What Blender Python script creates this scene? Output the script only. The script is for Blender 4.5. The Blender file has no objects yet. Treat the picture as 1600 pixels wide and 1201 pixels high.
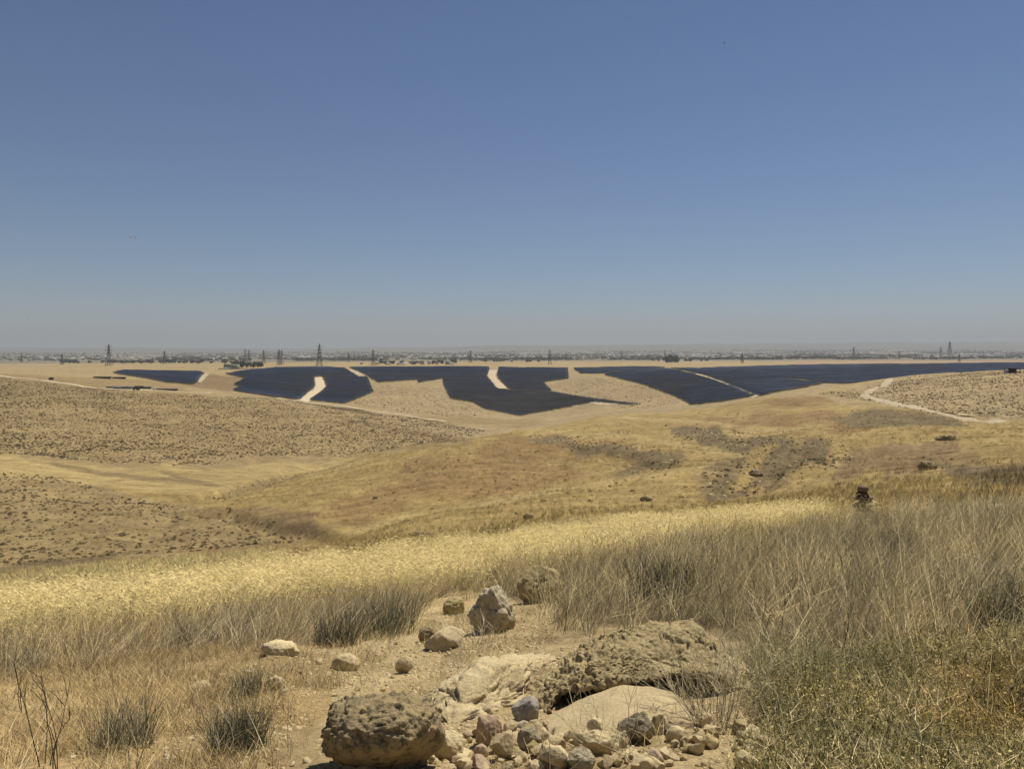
import bpy, bmesh, math, random
import numpy as np
from mathutils import Vector, noise as mnoise

R = math.radians
rng = np.random.default_rng(7)
random.seed(7)
scene = bpy.context.scene
COL = scene.collection

# ------------------------------------------------------------------ camera, sky, sun, exposure
F, HROW, W, H = 1202.0, 545.0, 1600.0, 1201.0          # focal length and eye-level row of the photograph, in its pixels
cam_d = bpy.data.cameras.new('camera')
cam = bpy.data.objects.new('camera', cam_d)
COL.objects.link(cam)
cam.location = (0, 0, 0)
cam.rotation_euler = (R(90), 0, 0)
cam_d.sensor_width = 36.0
cam_d.lens = 36.0 * F / W
cam_d.shift_y = -(H / 2 - HROW) / W
cam_d.clip_start = 0.1
cam_d.clip_end = 120000
scene.camera = cam

SUN_EL, SUN_AZ = R(61), R(38)                           # ahead of the camera, to its right
world = bpy.data.worlds.new('World')
scene.world = world
world.use_nodes = True
wn = world.node_tree.nodes
sky = wn.new('ShaderNodeTexSky')
sky.sky_type = 'NISHITA'
sky.sun_disc = False
sky.sun_elevation = SUN_EL
sky.sun_rotation = SUN_AZ
sky.altitude = 400
sky.air_density = 0.9
sky.dust_density = 0.05
sky.ozone_density = 8.0
wn['Background'].inputs['Strength'].default_value = 0.052
world.node_tree.links.new(sky.outputs[0], wn['Background'].inputs[0])

sun_d = bpy.data.lights.new('sun', 'SUN')
sun_d.energy = 4.5
sun_d.angle = R(0.53)
sun_d.color = (1.0, 0.935, 0.81)
sun = bpy.data.objects.new('sun', sun_d)
COL.objects.link(sun)
sd = Vector((math.sin(SUN_AZ) * math.cos(SUN_EL), math.cos(SUN_AZ) * math.cos(SUN_EL), math.sin(SUN_EL)))
sun.rotation_euler = sd.to_track_quat('Z', 'Y').to_euler()
sun.location = (0, 0, 300)

vs = scene.view_settings
vs.view_transform = 'Standard'
vs.look = 'None'
vs.exposure = 0.3
vs.gamma = 1.0
vs.use_curve_mapping = False
scene.cycles.max_bounces = 6
scene.cycles.diffuse_bounces = 3
scene.cycles.transparent_max_bounces = 4
scene.cycles.volume_bounces = 1

# ------------------------------------------------------------------ small helpers
def lin(r, g, b):
    f = lambda c: (c / 255 / 12.92) if c / 255 <= 0.04045 else ((c / 255 + 0.055) / 1.055) ** 2.4
    return (f(r), f(g), f(b))

def tag(o, label=None, cat=None, group=None, kind=None):
    if label: o['label'] = label
    if cat: o['category'] = cat
    if group: o['group'] = group
    if kind or cat: o['kind'] = kind or 'thing'
    return o

def link(name, me, mat=None, parent=None, loc=None, rot=None, scale=None):
    o = bpy.data.objects.new(name, me)
    COL.objects.link(o)
    if mat is not None and me is not None and not me.materials: me.materials.append(mat)
    if parent: o.parent = parent
    if loc is not None: o.location = loc
    if rot is not None: o.rotation_euler = rot
    if scale is not None: o.scale = scale if hasattr(scale, '__len__') else (scale,) * 3
    return o

def empty(name, loc, rot=(0, 0, 0)):
    o = bpy.data.objects.new(name, None)
    COL.objects.link(o)
    o.location = loc; o.rotation_euler = rot
    o.empty_display_size = 0.2
    return o

def mesh_np(name, verts, faces, mat=None, smooth=False, col=None):
    """verts (n,3); faces (m,k) with one k."""
    verts = np.asarray(verts, np.float32); faces = np.asarray(faces, np.int32)
    me = bpy.data.meshes.new(name)
    me.vertices.add(len(verts)); me.vertices.foreach_set('co', verts.ravel())
    k = faces.shape[1]
    me.loops.add(faces.size); me.loops.foreach_set('vertex_index', faces.ravel())
    me.polygons.add(len(faces))
    me.polygons.foreach_set('loop_start', np.arange(0, faces.size, k, dtype=np.int32))
    if smooth: me.polygons.foreach_set('use_smooth', np.ones(len(faces), bool))
    if col is not None:
        a = me.color_attributes.new('col', 'FLOAT_COLOR', 'POINT')
        c = np.ones((len(verts), 4), np.float32); c[:, :3] = col
        a.data.foreach_set('color', c.ravel())
    me.update(calc_edges=True)
    if mat: me.materials.append(mat)
    return me

class MB:
    """collects boxes and bars into one mesh"""
    def __init__(s): s.v = []; s.f = []
    def quad(s, pts):
        n = len(s.v); s.v += [tuple(p) for p in pts]; s.f.append((n, n + 1, n + 2, n + 3))
    def box(s, x0, x1, y0, y1, z0, z1):
        n = len(s.v)
        s.v += [(x0, y0, z0), (x1, y0, z0), (x1, y1, z0), (x0, y1, z0), (x0, y0, z1), (x1, y0, z1), (x1, y1, z1), (x0, y1, z1)]
        s.f += [tuple(n + i for i in q) for q in ((3, 2, 1, 0), (4, 5, 6, 7), (0, 1, 5, 4), (1, 2, 6, 5), (2, 3, 7, 6), (3, 0, 4, 7))]
        return s
    def bar(s, a, b, w):
        a = Vector(a); b = Vector(b); d = (b - a).normalized()
        up = Vector((0, 0, 1)) if abs(d.z) < 0.9 else Vector((1, 0, 0))
        p = d.cross(up).normalized() * w / 2; q = d.cross(p).normalized() * w / 2
        n = len(s.v)
        for c in (a, b):
            for e in (p + q, p - q, -p - q, -p + q): s.v.append(tuple(c + e))
        s.f += [tuple(n + i for i in t) for t in ((0, 1, 5, 4), (1, 2, 6, 5), (2, 3, 7, 6), (3, 0, 4, 7), (3, 2, 1, 0), (4, 5, 6, 7))]
        return s
    def mesh(s, name, mat=None): return mesh_np(name, s.v, s.f, mat)

# numpy gradient-free value noise
def _hash(ix, iy, seed):
    n = (ix.astype(np.int64) * 374761393 + iy.astype(np.int64) * 668265263 + seed * 974711) & 0x7fffffff
    n = ((n ^ (n >> 13)) * 1274126177) & 0x7fffffff
    return ((n ^ (n >> 16)) & 0xffff) / 65535.0
def vnoise(x, y, seed=0):
    x = np.asarray(x, float); y = np.asarray(y, float)
    ix = np.floor(x); iy = np.floor(y); fx = x - ix; fy = y - iy
    fx = fx * fx * fx * (fx * (fx * 6 - 15) + 10); fy = fy * fy * fy * (fy * (fy * 6 - 15) + 10)
    a = _hash(ix, iy, seed); b = _hash(ix + 1, iy, seed); c = _hash(ix, iy + 1, seed); d = _hash(ix + 1, iy + 1, seed)
    return (a + (b - a) * fx) * (1 - fy) + (c + (d - c) * fx) * fy
def fbm(x, y, octv=4, seed=0):
    s = 0.0; a = 0.5; t = 0.0
    for i in range(octv):
        s = s + a * vnoise(x * 2 ** i + 17.3 * i, y * 2 ** i - 9.1 * i, seed + i); t += a; a *= 0.5
    return s / t * 2 - 1
def sstep(a, b, x):
    t = np.clip((x - a) / (b - a), 0, 1); return t * t * (3 - 2 * t)

# ------------------------------------------------------------------ terrain shape: sight-line profiles (distance, row) per bearing
NEAR = {1.5: 1867, 2.2: 1470, 3: 1310}
FAR_L = [(2500, 566.5), (5000, 557.5), (9000, 551.5), (14000, 548), (19000, 544.5), (24000, 549), (32000, 551)]
FAR_R = [(2500, 563), (5000, 555), (9000, 548), (14000, 541), (19000, 533), (24000, 537), (32000, 545)]
def mixfar(a): return [(d, p0 * (1 - a) + p1 * a) for (d, p0), (_, p1) in zip(FAR_L, FAR_R)]
PROF = {
 -250: [(4,1215),(6,1100),(9,1030),(11,1000),(18,958),(30,935),(45,915),(70,897),(90,885),(110,862),(140,806),(180,760),(220,738),(260,722),(320,705),(420,672),(550,638),(700,607),(850,588),(950,583),(1100,581),(1500,575)],
 0:    [(4,1213),(6,1095),(9,1020),(11,990),(18,950),(30,930),(45,908),(70,888),(90,878),(110,856),(140,803),(180,760),(220,737),(260,722),(320,705),(420,672),(550,638),(700,608),(850,588),(950,583),(1100,581),(1500,575)],
 150:  [(4,1210),(6,1090),(9,1010),(11,980),(18,942),(30,920),(45,898),(70,878),(90,867),(110,848),(140,805),(180,768),(220,746),(260,729),(320,712),(420,684),(550,648),(700,618),(830,601),(950,591),(1100,584),(1500,575)],
 330:  [(4,1206),(6,1083),(9,1000),(12,955),(22,905),(30,893),(45,880),(70,868),(95,854),(120,830),(150,800),(190,770),(225,753),(270,735),(340,716),(430,690),(600,648),(720,622),(800,613),(950,607),(1100,594),(1400,578),(1500,576.5)],
 420:  [(4,1203),(5.5,1102),(9,990),(13,942),(23,893),(30,880),(45,870),(70,857),(95,841),(120,822),(150,797),(185,775),(225,756),(270,741),(340,722),(430,699),(600,657),(700,634),(780,622),(850,620),(950,617),(1200,592),(1400,577),(1550,574)],
 500:  [(4,1200),(5,1130),(6.5,1060),(9,1000),(13,940),(24,885),(30,873),(45,864),(75,849),(100,835),(130,802),(160,778),(195,756),(230,738),(260,738),(300,741),(380,720),(470,691),(600,661),(700,643),(770,634),(850,634),(950,630),(1200,598),(1400,577),(1550,574)],
 600:  [(4,1198),(5,1127),(7,1045),(9,993),(13,935),(24,873),(30,862),(45,853),(72,836),(88,825),(104,829),(125,812),(145,786),(175,757),(215,722),(250,705),(300,712),(380,716),(470,693),(600,664),(720,652),(800,646),(900,640),(1050,620),(1250,596),(1500,574),(1600,573.5)],
 700:  [(4,1195),(5,1125),(7,1038),(9,985),(12,945),(16,905),(24,862),(30,850),(45,845),(65,828),(90,800),(106,805),(124,795),(143,772),(168,748),(220,709),(270,689),(320,696),(400,705),(560,680),(700,662),(850,650),(950,642),(1050,628),(1250,598),(1500,574),(1650,572.5)],
 850:  [(4,1190),(6,1062),(8,987),(11,935),(14,900),(24,848),(30,836),(45,828),(65,812),(98,782),(120,767),(138,771),(158,758),(185,735),(240,699),(310,667),(360,668),(450,674),(600,668),(750,660),(850,655),(950,650),(1150,610),(1500,575),(1650,572)],
 960:  [(4,1188),(6,1053),(8,978),(11,920),(14,885),(24,838),(30,828),(45,820),(65,806),(100,776),(132,749),(152,753),(172,738),(198,720),(240,695),(310,665),(400,648),(500,652),(700,652),(850,643),(950,634),(1100,606),(1250,588),(1450,578),(1650,572)],
 1100: [(4,1185),(6,1045),(8,970),(11,905),(15,860),(22,830),(30,818),(45,812),(65,798),(100,770),(130,744),(156,724),(174,727),(198,711),(240,690),(300,665),(400,645),(470,637),(550,642),(700,640),(800,633),(950,613),(1300,577),(1500,574),(1700,571.5)],
 1220: [(4,1183),(6,1040),(8,963),(11,895),(15,850),(22,818),(30,805),(45,796),(65,783),(100,760),(150,722),(190,700),(240,677),(300,655),(400,630),(480,617),(560,619),(700,616),(850,606),(1000,598),(1300,578),(1500,572.5),(1700,570)],
 1350: [(4,1180),(6,1035),(8,955),(11,885),(15,838),(19,808),(30,793),(45,782),(65,766),(100,743),(150,710),(190,688),(240,664),(300,643),(380,624),(450,611),(540,596),(620,597),(750,599),(900,598),(1050,588),(1300,574),(1500,570),(1700,568)],
 1480: [(4,1177),(6,1030),(8,950),(11,878),(15,830),(19,802),(30,783),(45,768),(65,752),(100,730),(150,700),(190,682),(240,660),(290,642),(340,622),(400,602),(470,586),(530,583.5),(650,588),(800,589),(950,585),(1300,571),(1500,569),(1700,567)],
 1600: [(4,1175),(6,1025),(8,945),(11,872),(15,824),(20,795),(30,772),(45,756),(65,738),(100,714),(150,690),(190,678),(240,662),(280,648),(330,618),(380,594),(430,578),(480,578),(600,585),(800,583),(950,579),(1300,570),(1500,567.5),(1700,566)],
 1850: [(4,1175),(6,1022),(8,942),(11,868),(15,820),(20,788),(30,764),(45,746),(65,728),(100,706),(150,684),(190,670),(240,654),(280,640),(330,612),(380,588),(430,572),(480,572),(600,580),(800,579),(950,577),(1300,569),(1500,567),(1700,566)],
}
def pchip(x, y, xi):
    x = np.asarray(x, float); y = np.asarray(y, float); h = np.diff(x); dl = np.diff(y) / h
    m = np.zeros_like(y)
    for i in range(1, len(x) - 1):
        if dl[i - 1] * dl[i] > 0:
            w1 = 2 * h[i] + h[i - 1]; w2 = h[i] + 2 * h[i - 1]
            m[i] = (w1 + w2) / (w1 / dl[i - 1] + w2 / dl[i])
    m[0] = dl[0]; m[-1] = dl[-1]
    k = np.clip(np.searchsorted(x, xi) - 1, 0, len(x) - 2)
    t = (xi - x[k]) / h[k]; t = np.clip(t, 0, 1)
    return (2*t**3 - 3*t**2 + 1) * y[k] + (t**3 - 2*t**2 + t) * h[k] * m[k] + (-2*t**3 + 3*t**2) * y[k+1] + (t**3 - t**2) * h[k] * m[k+1]

V0, V1, NV = math.log(1.5), math.log(32000), 1800
U0, U1, NU = -250, 1850, 700
vgrid = np.linspace(V0, V1, NV); ugrid = np.linspace(U0, U1, NU)
cols = sorted(PROF)
T = np.zeros((len(cols), NV))
for i, c in enumerate(cols):
    pts = sorted(NEAR.items()) + PROF[c] + mixfar(min(1, max(0, (c - 400) / 1200)))
    T[i] = pchip([math.log(p[0]) for p in pts], [p[1] for p in pts], vgrid)
LUT = np.zeros((NU, NV))
for j in range(NV): LUT[:, j] = pchip(cols, T[:, j], ugrid)
for _ in range(2):                                       # soften the creases of the profiles
    k = 9; ker = np.hanning(k + 2)[1:-1]; ker /= ker.sum()
    P = np.pad(LUT, ((0, 0), (k // 2, k // 2)), 'edge'); LUT = sum(ker[i] * P[:, i:i + NV] for i in range(k))
k = 25; ker = np.hanning(k + 2)[1:-1]; ker /= ker.sum()
P = np.pad(LUT, ((k // 2, k // 2), (0, 0)), 'edge'); LUT = sum(ker[i] * P[i:i + NU, :] for i in range(k))

def row_at(px, d):
    a = np.clip((np.asarray(px, float) - U0) / (U1 - U0) * (NU - 1), 0, NU - 1.001)
    b = np.clip((np.log(np.maximum(d, 1.5)) - V0) / (V1 - V0) * (NV - 1), 0, NV - 1.001)
    i = a.astype(int); j = b.astype(int); fa = a - i; fb = b - j
    return (LUT[i, j] * (1 - fa) + LUT[i + 1, j] * fa) * (1 - fb) + (LUT[i, j + 1] * (1 - fa) + LUT[i + 1, j + 1] * fa) * fb

GULLY = []
def ground(x, y):
    x = np.asarray(x, float); y = np.asarray(y, float)
    r = np.hypot(x, y)
    ye = np.maximum(np.maximum(y, 0.4 * r), 1.5)
    px = 800 + F * x / ye
    z = (HROW - row_at(px, ye)) / F * ye
    near = sstep(1.5, 5, r) * (1 - sstep(20, 60, r))
    z = z + near * (0.05 * fbm(x * 0.9, y * 0.9, 4, 3) + 0.035 * fbm(x * 3.1, y * 3.1, 2, 5))
    mid = sstep(35, 90, r) * (1 - sstep(2500, 4500, r))
    z = z + mid * (0.55 * fbm(x / 24, y / 24, 3, 11) + 0.9 * (np.abs(fbm(x / 60 + 3, y / 45, 2, 13)) - 0.25))
    gul = sstep(80, 140, r) * (1 - sstep(500, 750, r))
    z = z - gul * 1.5 * np.clip(1 - np.abs(fbm(x / 55 + 0.35 * y / 55, y / 120, 3, 15)) * 5, 0, 1)
    for gp, dep, wid in GULLY:                            # dry water cuts
        if not (((r > gp[:, 1].min() * 0.8) & (r < gp[:, 1].max() * 1.4)).any()): continue
        best = np.full(np.shape(x), 1e9)
        for (ax, ay), (bx, by) in zip(gp[:-1], gp[1:]):
            t = np.clip(((x - ax) * (bx - ax) + (y - ay) * (by - ay)) / ((bx - ax) ** 2 + (by - ay) ** 2), 0, 1)
            best = np.minimum(best, np.hypot(x - ax - t * (bx - ax), y - ay - t * (by - ay)))
        z = z - dep * (1 - sstep(wid * 0.35, wid, best + 1.2 * fbm(x / 5, y / 5, 2, 23)))
    far = sstep(9000, 14000, r)
    z = z + far * 45 * fbm(x / 2600, y / 1600, 4, 19)
    return z

def hit(px, py, dmin=1.6):
    """the visible ground point behind a pixel of the photograph"""
    a = min(max((px - U0) / (U1 - U0) * (NU - 1), 0), NU - 1)
    rowp = LUT[int(round(a))]
    j0 = int((math.log(dmin) - V0) / (V1 - V0) * (NV - 1))
    ok = np.nonzero(rowp[j0:] <= py)[0]
    j = j0 + (int(ok[0]) if len(ok) else int(np.argmin(rowp[j0:])))
    if j > j0 and rowp[j - 1] > py >= rowp[j]:
        v = vgrid[j - 1] + (vgrid[j] - vgrid[j - 1]) * (rowp[j - 1] - py) / (rowp[j - 1] - rowp[j])
    else: v = vgrid[j]
    d = math.exp(v)
    x = (px - 800) / F * d
    return (x, d, float(ground(x, d)))

def proj(x, y, z):
    return 800 + F * x / y, HROW - F * z / y

def inpoly(px, py, poly):
    px = np.asarray(px); py = np.asarray(py)
    c = np.zeros(px.shape, bool); n = len(poly)
    for i in range(n):
        x0, y0 = poly[i]; x1, y1 = poly[i - 1]
        if y0 == y1: continue
        m = ((y0 > py) != (y1 > py)) & (px < (x1 - x0) * (py - y0) / (y1 - y0) + x0)
        c ^= m
    return c

for gpix, dep, wid in (([(520,850),(500,842),(488,832),(462,822),(430,815),(395,806),(345,797),(300,796)], 1.7, 4.5), ([(300,778),(322,776),(350,772),(390,760),(430,749),(462,738)], 2.8, 6.0),
                       ([(880,690),(930,700),(985,712),(1040,722),(1010,736),(950,752)], 1.6, 5.0), ([(1330,690),(1270,702),(1210,716),(1180,740),(1150,775)], 1.6, 5.0)):
    GULLY.append((np.array([hit(a, b, 60)[:2] for a, b in gpix]), dep, wid))

# ------------------------------------------------------------------ materials
def new_mat(name):
    m = bpy.data.materials.new(name); m.use_nodes = True
    nt = m.node_tree; b = nt.nodes['Principled BSDF']
    b.inputs['Roughness'].default_value = 0.9
    b.inputs['Specular IOR Level'].default_value = 0.15
    return m, nt, b

def N(nt, t, **kw):
    n = nt.nodes.new(t)
    for k_, v_ in kw.items():
        if k_ in n.inputs: n.inputs[k_].default_value = v_
        else: setattr(n, k_, v_)
    return n

def mixc(nt, a, b, fac, mode='MIX'):
    n = nt.nodes.new('ShaderNodeMix'); n.data_type = 'RGBA'; n.blend_type = mode
    for s, v_ in ((n.inputs['Factor'], fac), (n.inputs['A'], a), (n.inputs['B'], b)):
        if isinstance(v_, bpy.types.NodeSocket): nt.links.new(v_, s)
        else: s.default_value = v_ if s.type == 'VALUE' else (*v_, 1.0)[:4]
    return n.outputs['Result']

def ramp(nt, src, p0, p1, c0=(0, 0, 0), c1=(1, 1, 1)):
    n = nt.nodes.new('ShaderNodeValToRGB')
    n.color_ramp.elements[0].position = p0; n.color_ramp.elements[1].position = p1
    n.color_ramp.elements[0].color = (*c0, 1); n.color_ramp.elements[1].color = (*c1, 1)
    nt.links.new(src, n.inputs[0]); return n.outputs[0]

def flat_mat(name, c, rough=0.8, spec=0.2, var=0.15, scale=3.0, metal=0.0):
    m, nt, b = new_mat(name)
    b.inputs['Roughness'].default_value = rough; b.inputs['Specular IOR Level'].default_value = spec
    b.inputs['Metallic'].default_value = metal
    tc = N(nt, 'ShaderNodeTexCoord'); nz = N(nt, 'ShaderNodeTexNoise', Scale=scale, Detail=5.0)
    nt.links.new(tc.outputs['Object'], nz.inputs['Vector'])
    oi = N(nt, 'ShaderNodeObjectInfo')
    v1 = ramp(nt, nz.outputs['Fac'], 0.3, 0.7, (1 - var,) * 3, (1 + var,) * 3)
    r1 = ramp(nt, oi.outputs['Random'], 0, 1, (1 - var,) * 3, (1 + var * 0.6,) * 3)
    c1 = mixc(nt, c, v1, 1.0, 'MULTIPLY'); c2 = mixc(nt, c1, r1, 1.0, 'MULTIPLY')
    nt.links.new(c2, b.inputs['Base Color'])
    return m

# ground: vertex colours hold the real colour zones (soil, stubble, scrub); noise adds grain
def ground_mat():
    m, nt, b = new_mat('ground')
    at = N(nt, 'ShaderNodeAttribute', attribute_name='col')
    geo = N(nt, 'ShaderNodeNewGeometry')
    def nz(scale, detail=6.0, rough=0.6, vec=None):
        n = N(nt, 'ShaderNodeTexNoise', Scale=scale, Detail=detail, Roughness=rough)
        nt.links.new(vec or geo.outputs['Position'], n.inputs['Vector']); return n.outputs['Fac']
    c = at.outputs['Color']
    c = mixc(nt, c, ramp(nt, nz(0.012), 0.3, 0.7, (0.86, 0.85, 0.83), (1.12, 1.11, 1.09)), 1.0, 'MULTIPLY')
    c = mixc(nt, c, ramp(nt, nz(0.16, 8.0, 0.7), 0.3, 0.7, (0.60, 0.57, 0.53), (1.28, 1.28, 1.25)), 1.0, 'MULTIPLY')
    c = mixc(nt, c, ramp(nt, nz(1.1, 7.0, 0.75), 0.32, 0.68, (0.58, 0.55, 0.51), (1.32, 1.32, 1.3)), 1.0, 'MULTIPLY')
    c = mixc(nt, c, ramp(nt, nz(22.0, 6.0, 0.7), 0.3, 0.7, (0.75, 0.73, 0.7), (1.22, 1.22, 1.2)), 1.0, 'MULTIPLY')
    nt.links.new(c, b.inputs['Base Color'])
    bp = N(nt, 'ShaderNodeBump', Strength=0.6, Distance=0.03)
    nt.links.new(nz(9.0, 10.0, 0.75), bp.inputs['Height'])
    bp2 = N(nt, 'ShaderNodeBump', Strength=0.7, Distance=0.5)
    nt.links.new(nz(0.45, 8.0, 0.7), bp2.inputs['Height']); nt.links.new(bp.outputs[0], bp2.inputs['Normal'])
    nt.links.new(bp2.outputs[0], b.inputs['Normal'])
    return m

def plant_mat(name, trans=0.3, up=0.55):
    """colour from the mesh, tint from each plant"""
    m = bpy.data.materials.new(name); m.use_nodes = True; nt = m.node_tree
    b = nt.nodes['Principled BSDF']; out = nt.nodes['Material Output']
    b.inputs['Roughness'].default_value = 0.95; b.inputs['Specular IOR Level'].default_value = 0.05
    a = N(nt, 'ShaderNodeAttribute', attribute_name='col')
    t = N(nt, 'ShaderNodeAttribute', attribute_name='tint', attribute_type='INSTANCER')
    c = mixc(nt, a.outputs['Color'], t.outputs['Color'], 1.0, 'MULTIPLY')
    tr = N(nt, 'ShaderNodeBsdfTranslucent'); mx = N(nt, 'ShaderNodeMixShader'); mx.inputs[0].default_value = trans
    ge = N(nt, 'ShaderNodeNewGeometry'); vm = N(nt, 'ShaderNodeVectorMath', operation='SCALE'); vm.inputs['Scale'].default_value = 1 - up
    va = N(nt, 'ShaderNodeVectorMath', operation='ADD'); va.inputs[1].default_value = (0, 0, up)   # normals turned upward so blades catch sun like level ground, brightening them
    vn = N(nt, 'ShaderNodeVectorMath', operation='NORMALIZE')
    nt.links.new(ge.outputs['Normal'], vm.inputs[0]); nt.links.new(vm.outputs[0], va.inputs[0]); nt.links.new(va.outputs[0], vn.inputs[0]); nt.links.new(vn.outputs[0], b.inputs['Normal'])
    nt.links.new(c, b.inputs['Base Color']); nt.links.new(c, tr.inputs['Color'])
    nt.links.new(b.outputs[0], mx.inputs[1]); nt.links.new(tr.outputs[0], mx.inputs[2]); nt.links.new(mx.outputs[0], out.inputs['Surface'])
    return m
def own_plant_mat(name, trans=0.2, up=0.4):
    m, nt, b = new_mat(name)
    out = nt.nodes['Material Output']
    a = N(nt, 'ShaderNodeAttribute', attribute_name='col')
    oi = N(nt, 'ShaderNodeObjectInfo')
    c = mixc(nt, a.outputs['Color'], ramp(nt, oi.outputs['Random'], 0, 1, (0.75, 0.75, 0.75), (1.25, 1.22, 1.15)), 1.0, 'MULTIPLY')
    tr = N(nt, 'ShaderNodeBsdfTranslucent'); mx = N(nt, 'ShaderNodeMixShader'); mx.inputs[0].default_value = trans
    ge = N(nt, 'ShaderNodeNewGeometry'); vm = N(nt, 'ShaderNodeVectorMath', operation='SCALE'); vm.inputs['Scale'].default_value = 1 - up
    va = N(nt, 'ShaderNodeVectorMath', operation='ADD'); va.inputs[1].default_value = (0, 0, up)   # normals leaned skyward to lighten stems and leaves
    vn = N(nt, 'ShaderNodeVectorMath', operation='NORMALIZE')
    nt.links.new(ge.outputs['Normal'], vm.inputs[0]); nt.links.new(vm.outputs[0], va.inputs[0]); nt.links.new(va.outputs[0], vn.inputs[0]); nt.links.new(vn.outputs[0], b.inputs['Normal'])
    nt.links.new(c, b.inputs['Base Color']); nt.links.new(c, tr.inputs['Color'])
    nt.links.new(b.outputs[0], mx.inputs[1]); nt.links.new(tr.outputs[0], mx.inputs[2]); nt.links.new(mx.outputs[0], out.inputs['Surface'])
    return m

def rock_mat(name, c0, c1, lichen=(0.16, 0.13, 0.09), amount=0.45, scale=6.0, bump=0.02):
    m, nt, b = new_mat(name)
    tc = N(nt, 'ShaderNodeNewGeometry')
    def nz(s, det=8.0, r_=0.65):
        n = N(nt, 'ShaderNodeTexNoise', Scale=s, Detail=det, Roughness=r_); nt.links.new(tc.outputs['Position'], n.inputs['Vector']); return n.outputs['Fac']
    oi = N(nt, 'ShaderNodeObjectInfo')
    c = mixc(nt, c0, c1, ramp(nt, nz(scale), 0.35, 0.65))
    c = mixc(nt, c, lichen, ramp(nt, nz(scale * 2.3, 10, 0.75), 0.62 - amount * 0.25, 0.72 - amount * 0.2))
    c = mixc(nt, c, ramp(nt, nz(70, 6, 0.7), 0.3, 0.7, (0.72, 0.71, 0.69), (1.2, 1.2, 1.19)), 1.0, 'MULTIPLY')
    c = mixc(nt, c, ramp(nt, oi.outputs['Random'], 0, 1, (0.84, 0.82, 0.8), (1.1, 1.1, 1.1)), 1.0, 'MULTIPLY')
    nt.links.new(c, b.inputs['Base Color'])
    bp = N(nt, 'ShaderNodeBump', Strength=0.8, Distance=bump)
    vo = N(nt, 'ShaderNodeTexVoronoi', Scale=38.0); nt.links.new(tc.outputs['Position'], vo.inputs['Vector'])
    ad = N(nt, 'ShaderNodeMath', operation='MULTIPLY_ADD'); ad.inputs[1].default_value = 0.25
    nt.links.new(vo.outputs['Distance'], ad.inputs[0]); nt.links.new(nz(26, 10, 0.75), ad.inputs[2])
    nt.links.new(ad.outputs[0], bp.inputs['Height'])
    nt.links.new(bp.outputs[0], b.inputs['Normal'])
    return m

M = {}
M['ground'] = ground_mat()
M['plant'] = plant_mat('dry_plant', 0.3, 0.65)
M['wheat'] = plant_mat('ripe_wheat', 0.12, 0.95)
M['shrub'] = plant_mat('scrub', 0.1, 0.3)
M['own_plant'] = own_plant_mat('single_plant', 0.15)
M['pale_rock'] = rock_mat('pale_limestone', (0.63, 0.52, 0.31), (0.53, 0.42, 0.235), (0.33, 0.25, 0.14), 0.22)
M['smooth_rock'] = rock_mat('smooth_limestone', (0.52, 0.42, 0.25), (0.46, 0.365, 0.21), (0.33, 0.25, 0.14), 0.1, 4.0, 0.008)
M['dark_rock'] = rock_mat('weathered_limestone', (0.36, 0.285, 0.16), (0.42, 0.325, 0.175), (0.13, 0.105, 0.065), 0.55, 8.0, 0.03)
M['grey_rock'] = rock_mat('grey_limestone', (0.50, 0.43, 0.29), (0.40, 0.34, 0.22), (0.19, 0.16, 0.11), 0.4, 9.0, 0.03)
M['ledge_rock'] = rock_mat('golden_limestone', (0.48, 0.39, 0.215), (0.40, 0.31, 0.16), (0.20, 0.155, 0.085), 0.4, 7.0, 0.035)
M['yellow_rock'] = rock_mat('yellow_limestone', (0.48, 0.39, 0.20), (0.40, 0.31, 0.15), (0.24, 0.18, 0.09), 0.3, 7.0, 0.02)
M['pink_rock'] = rock_mat('pinkish_stone', (0.47, 0.36, 0.25), (0.40, 0.29, 0.19), (0.28, 0.20, 0.13), 0.3, 9.0, 0.015)
M['flint'] = rock_mat('blue_grey_flint', (0.47, 0.43, 0.36), (0.32, 0.295, 0.25), (0.16, 0.15, 0.13), 0.4, 10.0, 0.01)
M['cairn_dark'] = rock_mat('dark_cairn_stone', (0.13, 0.085, 0.06), (0.10, 0.065, 0.05), (0.07, 0.05, 0.04), 0.3, 6.0, 0.02)
M['cairn_brown'] = rock_mat('brown_cairn_stone', (0.24, 0.16, 0.11), (0.18, 0.12, 0.08), (0.10, 0.07, 0.05), 0.3, 6.0, 0.02)
M['dirt'] = flat_mat('pale_dirt_track', (0.50, 0.41, 0.27), 0.95, 0.05, 0.2, 0.5)
M['panel'] = flat_mat('solar_panel_glass', (0.112, 0.165, 0.275), 0.45, 0.4, 0.22, 0.02)  # sky reflection put into the base colour, bluer and lighter than real glass
M['steel'] = flat_mat('galvanised_steel', (0.075, 0.075, 0.08), 0.6, 0.3, 0.1)
M['white'] = flat_mat('white_paint', (0.72, 0.71, 0.68), 0.6, 0.3, 0.1, 0.2)
M['cream'] = flat_mat('cream_render', (0.52, 0.48, 0.42), 0.8, 0.2, 0.25, 0.1)
M['grey'] = flat_mat('grey_render', (0.30, 0.29, 0.29), 0.8, 0.2, 0.3, 0.1)
M['dark'] = flat_mat('dark_boards', (0.045, 0.033, 0.028), 0.8, 0.2, 0.2, 1.0)
M['roof_dark'] = flat_mat('dark_roof', (0.09, 0.08, 0.075), 0.8, 0.2, 0.2, 0.5)
M['green_net'] = flat_mat('green_netting', (0.20, 0.22, 0.15), 0.9, 0.1, 0.2, 0.3)
M['glass'] = flat_mat('window_glass', (0.02, 0.025, 0.03), 0.15, 0.5, 0.05)
M['tyre'] = flat_mat('tyre_rubber', (0.02, 0.02, 0.02), 0.9, 0.1, 0.1)
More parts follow.
